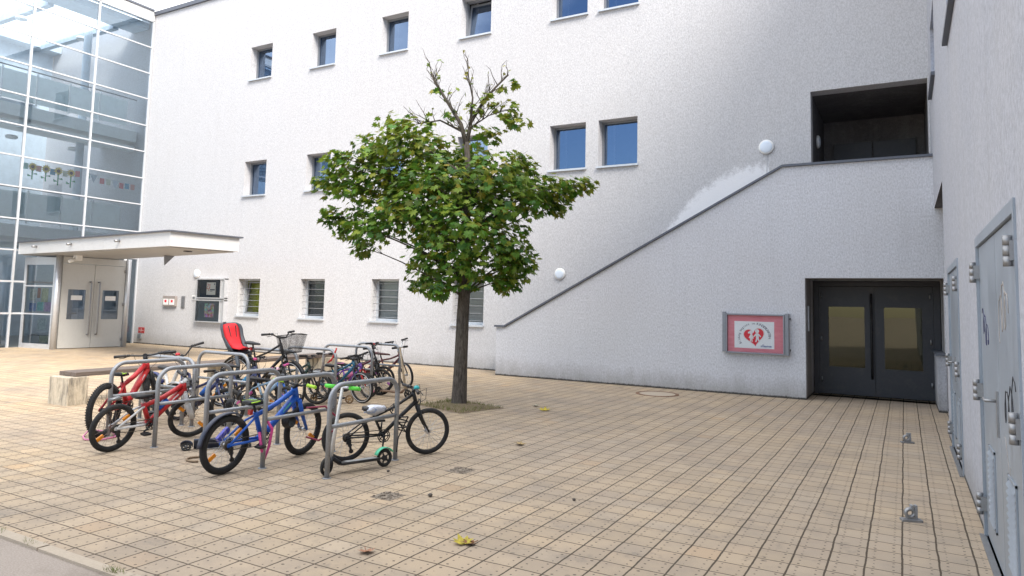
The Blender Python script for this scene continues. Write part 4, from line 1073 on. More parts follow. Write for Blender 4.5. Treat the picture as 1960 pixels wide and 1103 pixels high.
b15 = bike('navy bicycle with white mudguards behind the red and white bicycle', (-8.35, 5.98), 6, .24, .88, dict(frame=navy, fork=navy, bar=.70, barw=.46, rise=.03, saddle=.56, steer=16, lean=5, crank=220, rearguard=(30, 170), guardm=P((.6, .6, .6)), bottle=P((.02, .15, .6))))
b16 = bike('dark green bicycle half hidden by the dark scooter beside the red strap', (-8.85, 8.12), 2, .24, .84, dict(frame=P((.015, .05, .04)), fork=blackp, bar=.74, barw=.48, rise=.04, saddle=.60, steer=18, lean=3, crank=210, rimm=M_blackrim, rearguard=(40, 170)))
# rear storage extras: child seat + basket on the city bicycle
r6 = b6['root']
cs_dark = paint((.045, .055, .07), .55, 0, .1); cs_red = paint((.72, .02, .03), .75, 0, .12, .3, 60)
m = MB(); z0 = 2 * .345 + .07
def shell(mb, secs, th):
    rings = []
    for (x, z, w, d, tx) in secs:       # cross section open U, closed with thickness
        ring = [(x + d, -w, z), (x + d * .35, -w * .9, z), (x, -w * .55, z), (x, w * .55, z), (x + d * .35, w * .9, z), (x + d, w, z),
                (x + d, w - th, z + .004), (x + d * .35 + th, w * .86 - th, z + .004), (x + th, w * .5, z + .004), (x + th, -w * .5, z + .004), (x + d * .35 + th, -w * .86 + th, z + .004), (x + d, -w + th, z + .004)]
        rings.append(ring)
    mb.loft(rings, True)
shell(m, [(-.11, z0, .15, .20, 0), (-.14, z0 + .12, .18, .14, 0), (-.19, z0 + .25, .20, .09, 0), (-.225, z0 + .37, .205, .09, 0), (-.24, z0 + .43, .19, .08, 0), (-.25, z0 + .46, .15, .05, 0)], .022)
m.bx(-.14, .14, -.13, .13, z0 - .02, z0 + .02)
for s in (-1, 1): m.tube([(.10, s * .12, z0), (.20, s * .15, z0 - .18), (.20, s * .16, z0 - .38)], .03, 8); m.bx(.15, .29, s * .16 - .035, s * .16 + .035, z0 - .42, z0 - .38)
csx = m.build('child_seat', cs_dark, r6, label='dark grey child seat shell with red padding')
m = MB(); rings = []
for (x, z, w) in ((.17, z0 + .06, .12), (0, z0 + .075, .13), (-.06, z0 + .13, .145), (-.125, z0 + .24, .17), (-.165, z0 + .36, .178), (-.195, z0 + .43, .15)):
    rings.append([(x, -w, z), (x + .02, -w * .5, z + .022), (x + .02, w * .5, z + .022), (x, w, z), (x - .015, w * .6, z - .01), (x - .015, -w * .6, z - .01)])
m.loft(rings); m.build('seat_padding', cs_red, csx)
m = MB(); m.tube([(-.15, -.07, z0 + .42), (-.09, -.05, z0 + .2), (-.02, -.01, z0 + .08)], .014, 6, flat=.4); m.tube([(-.15, .07, z0 + .42), (-.09, .05, z0 + .2), (-.02, .01, z0 + .08)], .014, 6, flat=.4); m.build('seat_belt', M_black, csx)
bk = MB(); bk.M = b6['SM']; fw = b6['fwd']; bx0 = fw.x + .07; zt = fw.z + .05; zb_ = zt - .26
def bpt(u, v, z):  # u: 0..1 around
    k = (z - zb_) / (zt - zb_); hw = .13 + .05 * k; hl = .09 + .045 * k; cx = bx0 + .12 + .03 * k
    a = u * 4; s = int(a) % 4; q = a - int(a)
    P4 = [(-hl, -hw), (hl, -hw), (hl, hw), (-hl, hw)]; p, n_ = P4[s], P4[(s + 1) % 4]
    return (cx + p[0] + (n_[0] - p[0]) * q, p[1] + (n_[1] - p[1]) * q, z + (.03 * k * (1 - (q - .5) ** 2 * 4) if s == 1 else 0))
for i in range(84): u = i / 84; bk.tube([bpt(u, 0, zb_), bpt(u, 0, zt)], .0014, 4, cap=False)
for j in range(19): z = zb_ + (zt - zb_) * j / 18; bk.tube([bpt(i / 40, 0, z) for i in range(40)], .006 if j == 18 else .0014, 4, closed=True)
for i in range(9): x = bx0 + .03 + i * .02; bk.tube([(x, -.13, zb_), (x, .13, zb_)], .002, 4)
bk.build('basket', M_black, r6)
for b, side in ((b4, 0),):
    pass
# plastic bag on the saddle of the black bicycle
r1 = b1['root']; c = b1['sad']
bpy.context.view_layer.update()
M1 = r1.matrix_world
m = MB(); rings = []; rb = random.Random(11)
for u, w_, z_ in ((-.62, .06, .0), (-.52, .10, .03), (-.3, .105, .045), (0, .085, .042), (.28, .06, .036), (.52, .045, .03), (.62, .02, .0)):
    ring = []
    for k in range(16):
        a = 2 * PI * k / 16; s_ = math.sin(a); j = rb.uniform(-.008, .008)
        zz = z_ * (1 if s_ > 0 else .0) * abs(s_) + (s_ * .085 * (1 - abs(u) * .9) if s_ < 0 else 0) + j
        ring.append((c.x + .01 + u * .185 + j, (w_ * .78 + j) * math.cos(a) * (1 if s_ > 0 else 1 - .55 * abs(s_)), c.z + .006 + zz * .85))
    rings.append(ring)
m.loft(rings)
tb = NT('thin_plastic'); pz = tb.noise(tb.n('TexCoord').outputs['Object'], 38, 4, .6)
tb.bsdf(tb.mix(tb.rng(tb.noise(tb.n('TexCoord').outputs['Object'], 14, 2, .5), .55, .6), (.74, .75, .80), (.42, .50, .72)), .3, 0, tb.bump(pz, .8, .02))
bag = m.build('plastic_bag', tb.m); bag.matrix_world = M1
tag(bag, 'crumpled white plastic bag tied over the black bicycle saddle', 'plastic bag')

# cable locks
def coil(name, pts, r, mat, label, cat='cable lock', n=6, group='cable locks on the bicycles'):
    o = MB().tube(pts, r, n).build(name, mat); tag(o, label, cat, group); return o
def spiral(c, R0, h, turns, ax=(0, 0, 1), n=60):
    ax = Vector(ax).normalized(); e = ax.orthogonal().normalized(); f = ax.cross(e); out = []
    for i in range(n):
        a = 2 * PI * turns * i / n; out.append(Vector(c) + e * R0 * math.cos(a) + f * R0 * math.sin(a) + ax * (h * (i / n - .5)))
    return out
coil('cable_lock', [(-4.57, 5.72, .50), (-4.62, 5.80, .56), (-4.74, 5.86, .50)] + spiral((-4.56, 5.86, .36), .06, .16, 3, (0, .2, 1)) + [(-4.55, 5.80, .22), (-4.50, 5.72, .10)], .007, M_black, 'black coiled cable lock hanging on the front rack post')
coil('cable_lock', spiral((-6.93, 5.64, .37), .055, .10, 6, (.2, 1, 0), 90), .007, M_black, 'black coiled cable lock beside the white fork')
coil('cable_lock', spiral((-5.40, 5.12, .40), .062, .07, 7, (1, .2, .1), 100), .009, M_black, 'thick black cable lock rolled up under the blue frame')
coil('cable_lock', [(-5.40, 5.35, .50), (-5.33, 5.55, .50), (-5.26, 5.66, .38), (-5.30, 5.66, .24), (-5.40, 5.55, .14), (-5.50, 5.46, .18)], .010, paint((.28, .02, .06), .35), 'dark red cable lock looped through the blue front wheel')
coil('cable_lock', [(-5.37, 4.79 + .03, .44), (-5.34, 4.86, .36), (-5.36, 4.85, .2), (-5.38, 4.82, .08), (-5.36, 4.79 - .03, .18), (-5.40, 4.76, .34)], .014, paint((.62, .06, .25), .4), 'pink fabric lock hanging on the rack post by the blue bicycle')
coil('cable_lock', [(-7.98, 4.86, .42), (-7.92, 4.82, .42), (-7.90, 4.90, .44), (-7.95, 4.95, .42), (-8.03, 4.9, .43)], .022, M_galv, 'grey cable lock wound on the rack bar by the red bicycle')
o = MB().tube([(-7.9, 8.42, .85), (-7.98, 8.40, .66), (-8.06, 8.40, .62), (-7.96, 8.44, .72), (-7.92, 8.44, .86)], .012, 6, closed=True).build('strap', paint((.55, .03, .03), .6)); tag(o, 'red strap hung over the rack tube near the bench end', 'strap')
# pink plastic hanger-like lock on the paving
hp = [(-8.13, 4.66, .012), (-7.95, 4.58, .012), (-7.80, 4.66, .012), (-7.84, 4.86, .012), (-8.1, 4.98, .02), (-8.28, 4.9, .03), (-8.25, 4.78, .04)]
o = MB().tube(hp, .009, 8, closed=True).build('cable_lock', paint((.62, .20, .36), .45)); tag(o, 'pink cable lock lying open on the paving under the red bicycle', 'cable lock', 'cable locks on the bicycles')
o = MB().tube([(-6.13 + .12 * math.cos(a), 4.66 + .10 * math.sin(a), .012) for a in [R_(100 + i * 24) for i in range(10)]], .010, 6).build('cable_lock', paint((.22, .15, .09), .8)); tag(o, 'old brown cable lying in a loop round a rack foot', 'cable lock', 'cable locks on the bicycles')

# ------------------------------------------------------------------ scooters
def scooter(label, rear, head, L, st):
    root = thing('kick_scooter', label, 'scooter', (rear[0], rear[1], 0), (R_(st.get('lean', 0)), 0, R_(head)), group='kick scooters among the bicycles')
    r = st.get('r', .075); dk = st.get('deck', M_black); H = st.get('H', .75)
    m = MB(); dw = st.get('dw', .052); m.bx(.07, L - .14, -dw, dw, .075, .10); m.tube([(L - .15, 0, .09), (L - .05, 0, .16)], .022, 8); m.build('deck', dk, root, bevel=.006)
    def wh(x, M, y=0):
        w = MB(); w.M = M; w.cyl((x, y - .014, r), (x, y + .014, r), r * .3, 12)
        for k in range(5): a = 2 * PI * k / 5; w.tube([(x, y, r), (x + r * .7 * math.cos(a), y, r + r * .7 * math.sin(a))], .009, 6)
        wo = w.build('wheel', st.get('hub', M_black), root)
        t = MB(); t.M = M; t.torus((x, y, r), r * .8, r * .2, 'y', 28, 8, .9); t.build('tyre', st.get('tyre', M_rubber), wo)
    k0 = Vector((L - .05, 0, .16)); ax = Vector((-.18, 0, 1)).normalized()
    SM = Matrix.Translation(k0) @ Matrix.Rotation(R_(st.get('steer', 0)), 4, ax) @ Matrix.Translation(-k0)
    wh(0, Matrix.Identity(4))
    if st.get('two'): wh(L, SM, -.07); wh(L, SM, .07)
    else: wh(L, SM)
    m = MB(); m.M = SM
    top = k0 + ax * (H - .16)
    m.tube([(L - .045, 0, .13), top], [.02, .015], 10); sc = m.build('column', st.get('col', M_alu), root)
    f = MB(); f.M = SM
    for s in (-1, 1): f.tube([(L - .04, s * .03, .16), (L, s * .03 if not st.get('two') else s * .07, r)], .012, 6)
    f.build('fork', M_blackm, root)
    b = MB(); b.M = SM; bw = st.get('bw', .17); b.tube([top + Vector((0, -bw, 0)), top + Vector((0, bw, 0))], .012, 8); hb = b.build('handlebar', st.get('barm', M_alu), root)
    for s in (-1, 1):
        g2 = MB(); g2.M = SM; g2.tube([top + Vector((0, s * (bw - .085), 0)), top + Vector((0, s * (bw + .03), 0))], .019, 10); g2.build('grip', st.get('grip', M_black), hb)
    if st.get('fender') is not None:
        rings = []
        for k in range(9):
            a = R_(20 + 130 * k / 8); q = r + .012; e = (math.cos(a), math.sin(a))
            rings.append([(e[0] * q, -.03, r + e[1] * q), (e[0] * (q + .006), -.03, r + e[1] * (q + .006)), (e[0] * (q + .006), .03, r + e[1] * (q + .006)), (e[0] * q, .03, r + e[1] * q)])
        MB().loft(rings).build('fender', st['fender'], root)
    if st.get('grip_tape') is not None: MB().quad((.1, -.045, .1015), (L - .2, -.045, .1015), (L - .2, .045, .1015), (.1, .045, .1015)).build('deck_tape', st['grip_tape'], root)
    return root
scooter('black scooter with green grips and green rear fender at the front rack', (-4.47, 5.50), 250, .62, dict(deck=M_blackm, fender=paint((.12, .62, .36), .35), grip=M_greeng, col=paint((.68, .66, .62), .4, .2), H=.80, lean=4, steer=25, r=.085, bw=.17, two=False, grip_tape=paint((.30, .30, .29), .8)))
scooter('dark scooter with brown wheels between basket bicycle and teal bicycle', (-7.66, 8.50), 205, .58, dict(deck=M_black, hub=paint((.30, .18, .07), .5), tyre=paint((.16, .10, .05), .7), H=.78, col=paint((.12, .10, .09), .4), lean=0, steer=-20, r=.07))
scooter('wooden scooter with long pale pole leaning in front of the last rack', (-7.98, 9.60), -4, .66, dict(deck=paint((.22, .14, .09), .7), col=paint((.52, .40, .26), .6), H=.86, lean=3, steer=10, r=.075, barm=M_chrome, bw=.2))
scooter('navy scooter lying low beside the blue bicycle rear wheel', (-6.60, 4.86), 52, .60, dict(dw=.075, deck=paint((.03, .04, .07), .6), fender=paint((.03, .035, .06), .5), col=M_black, H=.62, lean=-48, steer=15, r=.05))
m = MB(); m.M = Matrix.Translation((-5.62, 4.52, .33)) @ Matrix.Rotation(R_(92), 4, 'Z') @ Matrix.Rotation(R_(-38), 4, 'Y'); m.bx(-.075, .075, -.018, .018, -.022, .022); m.bx(-.07, .07, -.022, -.018, -.016, .016)
o = m.build('frame_bag', paint((.07, .07, .38), .5)); tag(o, 'violet blue block strapped beside the blue rear wheel', 'frame bag')

# ------------------------------------------------------------------ bench
bd = Vector((-.18, 5.75, 0)); bc = Vector((-10.84, 5.80, 0)); an = math.atan2(bd.y, bd.x) - PI / 2
bn = thing('bench', 'long low bench of weathered planks on pale concrete blocks behind the racks', 'bench', bc, (0, 0, an))
L = bd.length
for y0 in (0, L - .5):
    MB().bx(-.24, .24, y0, y0 + (.30 if y0 == 0 else .45), -.03, .405).build('leg', M_concrete, bn, bevel=.012)
m = MB()
for i in range(3):
    x = -.205 + i * .14; m.bx(x, x + .128, .12, L / 2 - .01, .406, .47); m.bx(x, x + .128, L / 2 + .01, L - .1, .406, .47)
m.build('seat', M_wood, bn, bevel=.006)
m = MB(); m.bx(-.2, .2, L / 2 - .14, L / 2 + .14, -.02, .404); m.build('leg', M_concrete, bn, bevel=.01)

# ------------------------------------------------------------------ maple tree
TB = Vector((-6.20, 9.42, 0))
CR = Vector((math.cos(R_(29.36)), math.sin(R_(29.36)), 0)); CF = Vector((-CR.y, CR.x, 0))
tree = thing('maple_tree', 'young maple with dense green crown and thin bare top in a small earth pit', 'tree', TB)
# crown clumps: (right, depth, height, radius) in metres from the trunk foot
CL = [(-2.2, .2, 2.88, .34), (-1.72, -.2, 2.74, .36), (-1.60, .3, 3.15, .48), (-2.05, -.1, 3.45, .36), (-1.55, .1, 3.75, .52), (-1.10, -.3, 4.20, .46), (-1.30, .4, 4.35, .30), (-.95, .3, 3.55, .58), (-1.05, -.4, 3.00, .50), (-.55, .2, 4.05, .50), (-.50, -.5, 3.45, .60), (-.45, .6, 2.95, .50), (-.55, -.2, 2.42, .42), (-.60, .3, 1.98, .38), (-.05, -.6, 2.75, .60), (.0, .1, 3.60, .60), (.05, -.3, 2.15, .48), (.05, .5, 4.05, .40), (.35, .3, 3.15, .58), (.50, -.4, 3.65, .50), (.62, -.2, 2.60, .52), (.75, .2, 2.18, .42), (1.02, -.1, 2.35, .34), (.95, -.3, 3.25, .50), (1.05, .4, 3.70, .42), (1.35, .1, 3.35, .38), (1.65, -.1, 3.50, .32), (1.95, .1, 3.55, .24), (2.25, 0, 3.60, .16), (1.75, .1, 3.25, .20), (.85, .5, 4.0, .3), (-.35, -.4, 1.82, .26), (.70, .1, 1.92, .24), (-2.5, .1, 3.0, .22), (-1.95, .2, 2.5, .2), (.42, .2, 4.45, .22), (.66, 0, 4.62, .22), (-.62, .1, 4.62, .14), (.72, .05, 4.82, .22), (.86, 0, 4.6, .16), (.45, .1, 4.9, .12), (.80, 0, 5.25, .13), (.2, .2, 4.4, .24), (.55, .1, 5.2, .09), (-1.80, .1, 4.10, .38), (-2.30, .1, 3.82, .36), (-2.55, 0, 3.50, .30), (-1.35, -.2, 4.45, .30), (-.32, .05, 4.72, .15), (.10, .05, 4.80, .16), (.33, 0, 4.98, .13), (-.5, 0, 5.1, .09), (-2.35, 0, 3.95, .12)]
CL = [(r * (.88 if r > .9 else .87 if r < -1 else 1), d, h + (.05 if h < 2.3 else 0), q) for r, d, h, q in CL]
def W(r, d, h): return CR * r + CF * d + Vector((0, 0, h))
tk = MB()
lean = [(0, 0, -.05), (0.0, 0, .05), (.01, 0, .6), (.02, 0, 1.4), (.05, 0, 2.2), (.03, 0, 3.0), (.05, 0, 3.7), (0, 0, 4.25)]
tk.tube([W(*p) for p in lean], [.165, .125, .108, .10, .088, .072, .055, .042], 14)
def limb(p0, p1, r0, r1, sag=.1, n=5):
    pts = []
    for i in range(n + 1):
        u = i / n; q = p0 + (p1 - p0) * u + Vector((0, 0, sag * math.sin(PI * u))) + Vector((rnd.uniform(-.02, .02), rnd.uniform(-.02, .02), 0)) * (0 < i < n); pts.append(q)
    tk.tube(pts, r0, 7, r1=r1); return pts
twigs = []
for (r, d, h, q) in CL:
    if h > 4.3: continue
    z0 = max(1.7, min(4.0, h - .35 - .25 * abs(r)))
    u = [p for p in lean if p[2] <= z0][-1]
    p = limb(W(u[0], 0, z0), W(r, d, h), .012 + .011 * q * 2, .006, .08)
    for k in range(3):
        e = W(r, d, h) + Vector((rnd.gauss(0, 1), rnd.gauss(0, 1), rnd.gauss(.2, .7))) * q * .55
        tk.tube([p[-2], (p[-2] + e) / 2 + Vector((0, 0, .03)), e], .005, 5, r1=.002)
# bare top: two main forks with many twigs
def fork(pts, r0, r1, tw, seed):
    q = random.Random(seed); P_ = [W(*p) for p in pts]; tk.tube(P_, r0, 8, r1=r1)
    for _ in range(tw):
        i = q.randrange(1, len(P_)); u = q.random(); b = P_[i - 1] + (P_[i] - P_[i - 1]) * u
        d = (P_[i] - P_[i - 1]).normalized() * q.uniform(.3, .9) + CR * q.uniform(-.9, .9) + CF * q.uniform(-.5, .5) + Vector((0, 0, q.uniform(.1, .9)))
        d = d.normalized() * q.uniform(.14, .34); m_ = b + d * .5 + Vector((q.uniform(-.03, .03), 0, .02)); tk.tube([b, m_, b + d], .009, 5, r1=.0035)
        for s in range(2):
            d2 = (d.normalized() + CR * q.uniform(-1, 1) + Vector((0, 0, q.uniform(-.1, .7)))).normalized() * q.uniform(.06, .14)
            tk.tube([m_ if s else b + d, (m_ if s else b + d) + d2], .005, 4, r1=.0025); twigs.append((m_ if s else b + d) + d2)
fork([(0, 0, 4.2), (-.10, .0, 4.55), (-.32, .02, 4.90), (-.55, .0, 5.25), (-.62, .0, 5.42)], .040, .016, 20, 1)
fork([(0, 0, 4.2), (.06, .03, 4.60), (.26, .03, 4.95), (.45, .05, 5.2), (.66, .05, 5.42)], .036, .012, 24, 2)
fork([(.05, 0, 4.55), (.08, .0, 5.0), (.0, 0, 5.35), (-.02, 0, 5.66)], .020, .006, 9, 3)
fork([(-.06, 0, 4.42), (-.45, .05, 4.62), (-.85, .1, 4.56)], .020, .009, 10, 4)
fork([(.06, 0, 4.5), (.35, .05, 4.72), (.72, .08, 4.85)], .014, .005, 9, 6)
tk.build('trunk', M_bark, tree)
# leaves
LEAF = [(0, 0), (.10, -.13), (.30, -.20), (.26, -.02), (.52, .06), (.33, .22), (.38, .46), (.15, .36), (0, .72)]
LEAF = LEAF + [(-x, y) for x, y in LEAF[-2:0:-1]]
lv, lf, yel = [], [], []
def leaf(p, out, size, yl, rg):
    out = out.normalized() if out.length > 1e-6 else Vector((0, 0, 1))
    nrm = (Vector((0, 0, 1)) * rg.uniform(.35, 1.0) + out * rg.uniform(.2, .9) + Vector((rg.gauss(0, .35), rg.gauss(0, .35), rg.gauss(0, .25)))).normalized()
    tip = out * rg.uniform(.3, 1) + Vector((rg.gauss(0, .4), rg.gauss(0, .4), -rg.uniform(.4, 1.3)))
    tip = (tip - nrm * tip.dot(nrm)); tip = tip.normalized() if tip.length > 1e-5 else nrm.orthogonal()
    side = nrm.cross(tip); o = len(lv); cup = rg.uniform(-.12, .22)
    lv.append(tuple(p + (tip * .2 + nrm * .03) * size))
    for (a, b) in LEAF: lv.append(tuple(p + (side * a + tip * b - nrm * cup * (abs(a) * 1.4 + max(0, b) * .5)) * size))
    n = len(LEAF)
    for k in range(n): lf.append((o, o + 1 + k, o + 1 + (k + 1) % n))
    yel.extend([yl] * (n + 1))
rl = random.Random(21)
for (r, d, h, q) in CL:
    n = int(860 * q ** 1.9) + 16 if h < 4.3 else int(260 * q ** 1.6) + 2
    c = W(r, d, h)
    for _ in range(n):
        v = Vector((rl.gauss(0, 1), rl.gauss(0, 1), rl.gauss(0, 1))).normalized()
        k = rl.random() ** .42
        p = c + Vector((v.x, v.y, v.z * .82)) * q * k * 1.03
        cen = Vector((p.x, p.y, 0)) * .6 + v * .6
        top = max(0, (p.z - 3.3) / 1.4) + max(0, (p.dot(CR) - .9) * .5)
        yl = min(1, max(0, rl.gauss(.09 + .34 * top, .22))) if rl.random() < .8 else 0
        if rl.random() < .02: yl = .95
        leaf(p, cen, rl.uniform(.09, .175), yl, rl)
for p in twigs:
    if rl.random() < .42: leaf(p, Vector((rl.gauss(0, 1), rl.gauss(0, 1), 0)), rl.uniform(.05, .12), rl.choice((.3, .6, .95)), rl)
me = bpy.data.meshes.new('crown'); me.from_pydata(lv, [], lf); me.update()
at = me.attributes.new('yellow', 'FLOAT', 'POINT'); at.data.foreach_set('value', yel)
me.materials.append(M_leaf); co = bpy.data.objects.new('crown', me); COL.objects.link(co); co.parent = tree
# earth pit with sparse grass
pit = [(-6.75, 9.05), (-6.62, 9.92), (-5.48, 9.62), (-5.72, 8.72)]
m = MB(); m.add([(x, y, .004) for x, y in pit] + [(-6.15, 9.35, .05)], [(0, 1, 4), (1, 2, 4), (2, 3, 4), (3, 0, 4)])
tag(m.build('earth', M_soil), 'bare earth pit around the maple trunk', 'soil', kind='structure')
gv = MB()
for i in range(1500):
    u, v = rl.random(), rl.random()
    a = Vector(pit[0]).lerp(Vector(pit[3]), u); b = Vector(pit[1]).lerp(Vector(pit[2]), u); p = a.lerp(b, v)
    if (Vector((p.x, p.y, 0)) - TB).length < .14 or rl.random() < .35: continue
    h = rl.uniform(.02, .075); dx, dy = rl.gauss(0, .03), rl.gauss(0, .03); w = .004; an = rl.random() * 6.3
    z = .01
    gv.add([(p.x - w * math.cos(an), p.y - w * math.sin(an), z), (p.x + w * math.cos(an), p.y + w * math.sin(an), z), (p.x + dx, p.y + dy, z + h)], [(0, 1, 2)])
tag(gv.build('grass', rough_mat('dry_grass', (.09, .12, .025), (.20, .19, .06), 12, .1, .9, 3, (.14, .10, .05))), 'sparse short grass around the maple trunk', 'grass', kind='stuff')

# ------------------------------------------------------------------ small things on the ground
mh = thing('manhole_cover', 'round manhole cover with rusty rim near the stair wall', 'manhole cover', (-4.10, 13.02, 0))
MB().lathe([(.34, .006), (.40, .010), (.405, 0)], n=40).build('rim', M_rust, mh)
MB().lathe([(0, .0055), (.328, .0055)], n=40).build('lid', M_kerb, mh)
def doorstop(x, y, lab):
    t = thing('door_stop', lab, 'door stop', (x, y, 0), (0, 0, R_(20)), group='steel door stops in the paving')
    MB().bx(-.075, .075, -.035, .035, -.004, .018).build('base_plate', M_steel, t, bevel=.004)
    m = MB(); m.torus((-.01, 0, .062), .030, .014, 'y', 20, 8, 1.6); m.bx(-.035, .03, -.02, .02, .016, .036); m.build('ring', M_steel, t)
    m = MB(); m.bx(-.005, .012, -.02, .02, .08, .125); m.bx(.024, .042, -.02, .02, .02, .125); m.build('catch', M_galv, t, bevel=.003)
doorstop(.0, 10.22, 'steel door stop in the paving in front of the farther steel door')
doorstop(.015, 6.42, 'steel door stop in the paving beside the nearer steel door')
def fallen(x, y, s, c, lab, rz):
    m = MB(); n = len(LEAF); a = rnd.uniform(.2, .5)
    m.M = Matrix.Translation((x, y, .008)) @ Matrix.Rotation(rz, 4, 'Z')
    vs = [(0, .2 * s, .0)] + [(px * s, py * s, s * (.55 * px * px + a * py * py)) for px, py in LEAF]
    m.add(vs, [(0, 1 + k, 1 + (k + 1) % n) for k in range(n)], True)
    m.tube([(0, 0, .0), (.02 * s, -.35 * s, .10 * s)], .003, 5)
    o = m.build('fallen_leaf', paint(c, .7, 0, .45, 0, 35)); tag(o, lab, 'leaf', 'fallen leaves on the paving')
fallen(-2.60, 4.06, .15, (.42, .33, .03), 'large yellow fallen leaf nearest the camera', 1.0)
fallen(-2.56, 4.10, .12, (.24, .10, .03), 'brown leaf lying on the large yellow leaf', 2.4)
fallen(-4.85, 9.75, .2, (.50, .38, .03), 'bright yellow fallen leaf right of the tree pit', .3)
fallen(-3.88, 7.24, .15, (.42, .30, .14), 'pale brown curled leaf in the middle of the paving', 2.0)
fallen(-3.05, 3.60, .12, (.36, .17, .09), 'small reddish leaf near the bottom edge', 4.0)
fallen(-5.2, 10.1, .14, (.4, .36, .26), 'faded whitish leaf behind the bright yellow one', 5.0)
def stone(x, y, s, lab):
    m = MB(); r = []
    for j in range(7):
        a = -PI / 2 + PI * j / 6; r.append([(s * max(.02, math.cos(a)) * math.cos(2 * PI * k / 9) * rnd.uniform(.8, 1.1), s * max(.02, math.cos(a)) * math.sin(2 * PI * k / 9) * rnd.uniform(.8, 1.1), s * .7 + s * .7 * math.sin(a)) for k in range(9)])
    m.M = Matrix.Translation((x, y, 0)); m.loft(r); tag(m.build('stone', paint((.12, .10, .085), .9, 0, .2)), lab, 'stone', 'small stones on the paving')
p = [(-3.47, 4.88, .022, 'dark pebble right of the nearer hole in the slabs'), (-2.42, 5.45, .016, 'small dark pebble in the middle of the paving'), (-4.3, 5.35, .016, 'small dark pebble in front of the green fender')]
for a in p: stone(*a)
for i, (x, y) in enumerate(((-3.77, 4.70), (-3.77, 5.79))):
    m = MB(); m.bx(x - .105, x + .105, y - .105, y + .105, -.02, .003)
    rs = random.Random(i)
    for k in range(70):
        a, b, s = x + rs.uniform(-.095, .095), y + rs.uniform(-.095, .095), rs.uniform(.005, .012)
        m.lathe([(0, 0), (s, s * .5), (s * .7, s), (0, s * 1.2)], (a, b, .001), 'z', 6)
    tag(m.build('gravel', M_gravel), ['gravel filled hole of a missing slab, nearer one', 'gravel filled hole of a missing slab, farther one'][i], 'gravel', kind='stuff')
# weeds along the kerb
m = MB()
for (x, y, n) in ((-4.05, 2.56, 90), (-5.38, 2.56, 40), (-4.95, 2.55, 30), (-1.02, 3.42, 20)):
    for k in range(n):
        a = rnd.random() * 6.3; px, py = x + rnd.gauss(0, .05), y + rnd.gauss(0, .016); h = rnd.uniform(.01, .035); q = rnd.uniform(.01, .03); w = .003
        m.add([(px - w, py, 0), (px + w, py, 0), (px + q * math.cos(a), py + q * math.sin(a), h)], [(0, 1, 2)])
tag(m.build('weeds', rough_mat('weed', (.10, .14, .03), (.20, .21, .06), 12, .1, .9, 3, (.12, .11, .04))), 'tiny weeds growing along the stone edging', 'weeds', kind='stuff')

# ------------------------------------------------------------------ light, sky, camera
SUN_EL, SUN_AZ = 44.0, 122.0     # azimuth measured from +Y towards +X
w = bpy.data.worlds.new('World'); S.world = w; w.use_nodes = True
nt = w.node_tree; nt.nodes.clear()
out = nt.nodes.new('ShaderNodeOutputWorld'); bg = nt.nodes.new('ShaderNodeBackground'); sky = nt.nodes.new('ShaderNodeTexSky')
sky.sky_type = 'NISHITA'; sky.sun_disc = False; sky.sun_elevation = R_(SUN_EL); sky.sun_rotation = R_(SUN_AZ)
sky.air_density = 1.0; sky.dust_density = .6; sky.ozone_density = 1.5
bg.inputs[1].default_value = .128
tc = nt.nodes.new('ShaderNodeTexCoord'); mp = nt.nodes.new('ShaderNodeMapping'); mp.inputs['Scale'].default_value = (1, 1, 2.2)
nz = nt.nodes.new('ShaderNodeTexNoise'); nz.inputs['Scale'].default_value = 2.1; nz.inputs['Detail'].default_value = 7; nz.inputs['Roughness'].default_value = .55
nt.links.new(tc.outputs['Generated'], mp.inputs[0]); nt.links.new(mp.outputs[0], nz.inputs[0])
sp = nt.nodes.new('ShaderNodeSeparateXYZ'); nt.links.new(tc.outputs['Generated'], sp.inputs[0])
def M2(op, a, b):
    x = nt.nodes.new('ShaderNodeMath'); x.operation = op
    for i, v in enumerate((a, b)):
        if isinstance(v, (int, float)): x.inputs[i].default_value = v
        else: nt.links.new(v, x.inputs[i])
    return x.outputs[0]
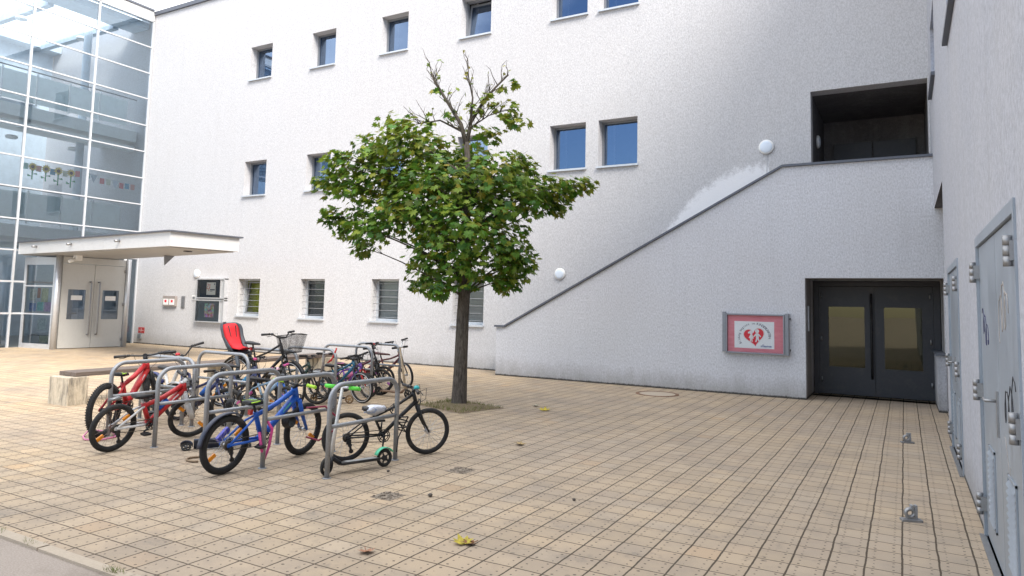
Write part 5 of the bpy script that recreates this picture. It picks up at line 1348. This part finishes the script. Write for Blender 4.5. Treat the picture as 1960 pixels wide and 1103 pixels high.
# thicker cloud ahead (+Y) and overhead, thinner behind the camera
cf = M2('ADD', nz.outputs['Fac'], M2('ADD', M2('MULTIPLY', sp.outputs[1], .24), M2('MULTIPLY', sp.outputs[2], .24)))
mr = nt.nodes.new('ShaderNodeMapRange'); mr.interpolation_type = 'SMOOTHSTEP'; nt.links.new(cf, mr.inputs[0]); mr.inputs[1].default_value = .34; mr.inputs[2].default_value = .60
mx = nt.nodes.new('ShaderNodeMix'); mx.data_type = 'RGBA'; nt.links.new(mr.outputs[0], mx.inputs[0]); nt.links.new(sky.outputs[0], mx.inputs[6]); mx.inputs[7].default_value = (9.0, 9.2, 9.6, 1)
nt.links.new(mx.outputs[2], bg.inputs[0]); nt.links.new(bg.outputs[0], out.inputs[0])
sl = bpy.data.lights.new('sun', 'SUN'); sl.energy = 2.7; sl.angle = R_(24); sl.color = (1, .93, .84)
so = bpy.data.objects.new('sun', sl); COL.objects.link(so)
d = Vector((math.sin(R_(SUN_AZ)) * math.cos(R_(SUN_EL)), math.cos(R_(SUN_AZ)) * math.cos(R_(SUN_EL)), math.sin(R_(SUN_EL))))
so.rotation_euler = d.to_track_quat('Z', 'Y').to_euler(); so.location = (6, -12, 20)

YAW, PIT, ROL = .512445, .0839079, .0233788
cam = bpy.data.cameras.new('camera'); co = bpy.data.objects.new('camera', cam); COL.objects.link(co)
r = Vector((math.cos(YAW), math.sin(YAW), 0)); f0 = Vector((-math.sin(YAW), math.cos(YAW), 0)); u0 = Vector((0, 0, 1))
f = f0 * math.cos(PIT) + u0 * math.sin(PIT); u = -f0 * math.sin(PIT) + u0 * math.cos(PIT)
r2 = r * math.cos(ROL) + u * math.sin(ROL); u2 = -r * math.sin(ROL) + u * math.cos(ROL)
co.matrix_world = Matrix(((r2.x, u2.x, -f.x, 0), (r2.y, u2.y, -f.y, 0), (r2.z, u2.z, -f.z, 1.6), (0, 0, 0, 1)))
cam.sensor_width = 36; cam.sensor_fit = 'HORIZONTAL'; cam.lens = 1334.7 / 1960 * 36; cam.shift_y = -(551.5 - 472.95) / 1960
cam.clip_start = .05; cam.clip_end = 2000
S.camera = co
S.view_settings.view_transform = 'Standard'; S.view_settings.look = 'None'; S.view_settings.gamma = 1; S.view_settings.exposure = 1.2
S.render.resolution_x = 1024; S.render.resolution_y = 576
S.cycles.max_bounces = 8; S.cycles.transparent_max_bounces = 16; S.cycles.use_denoising = True
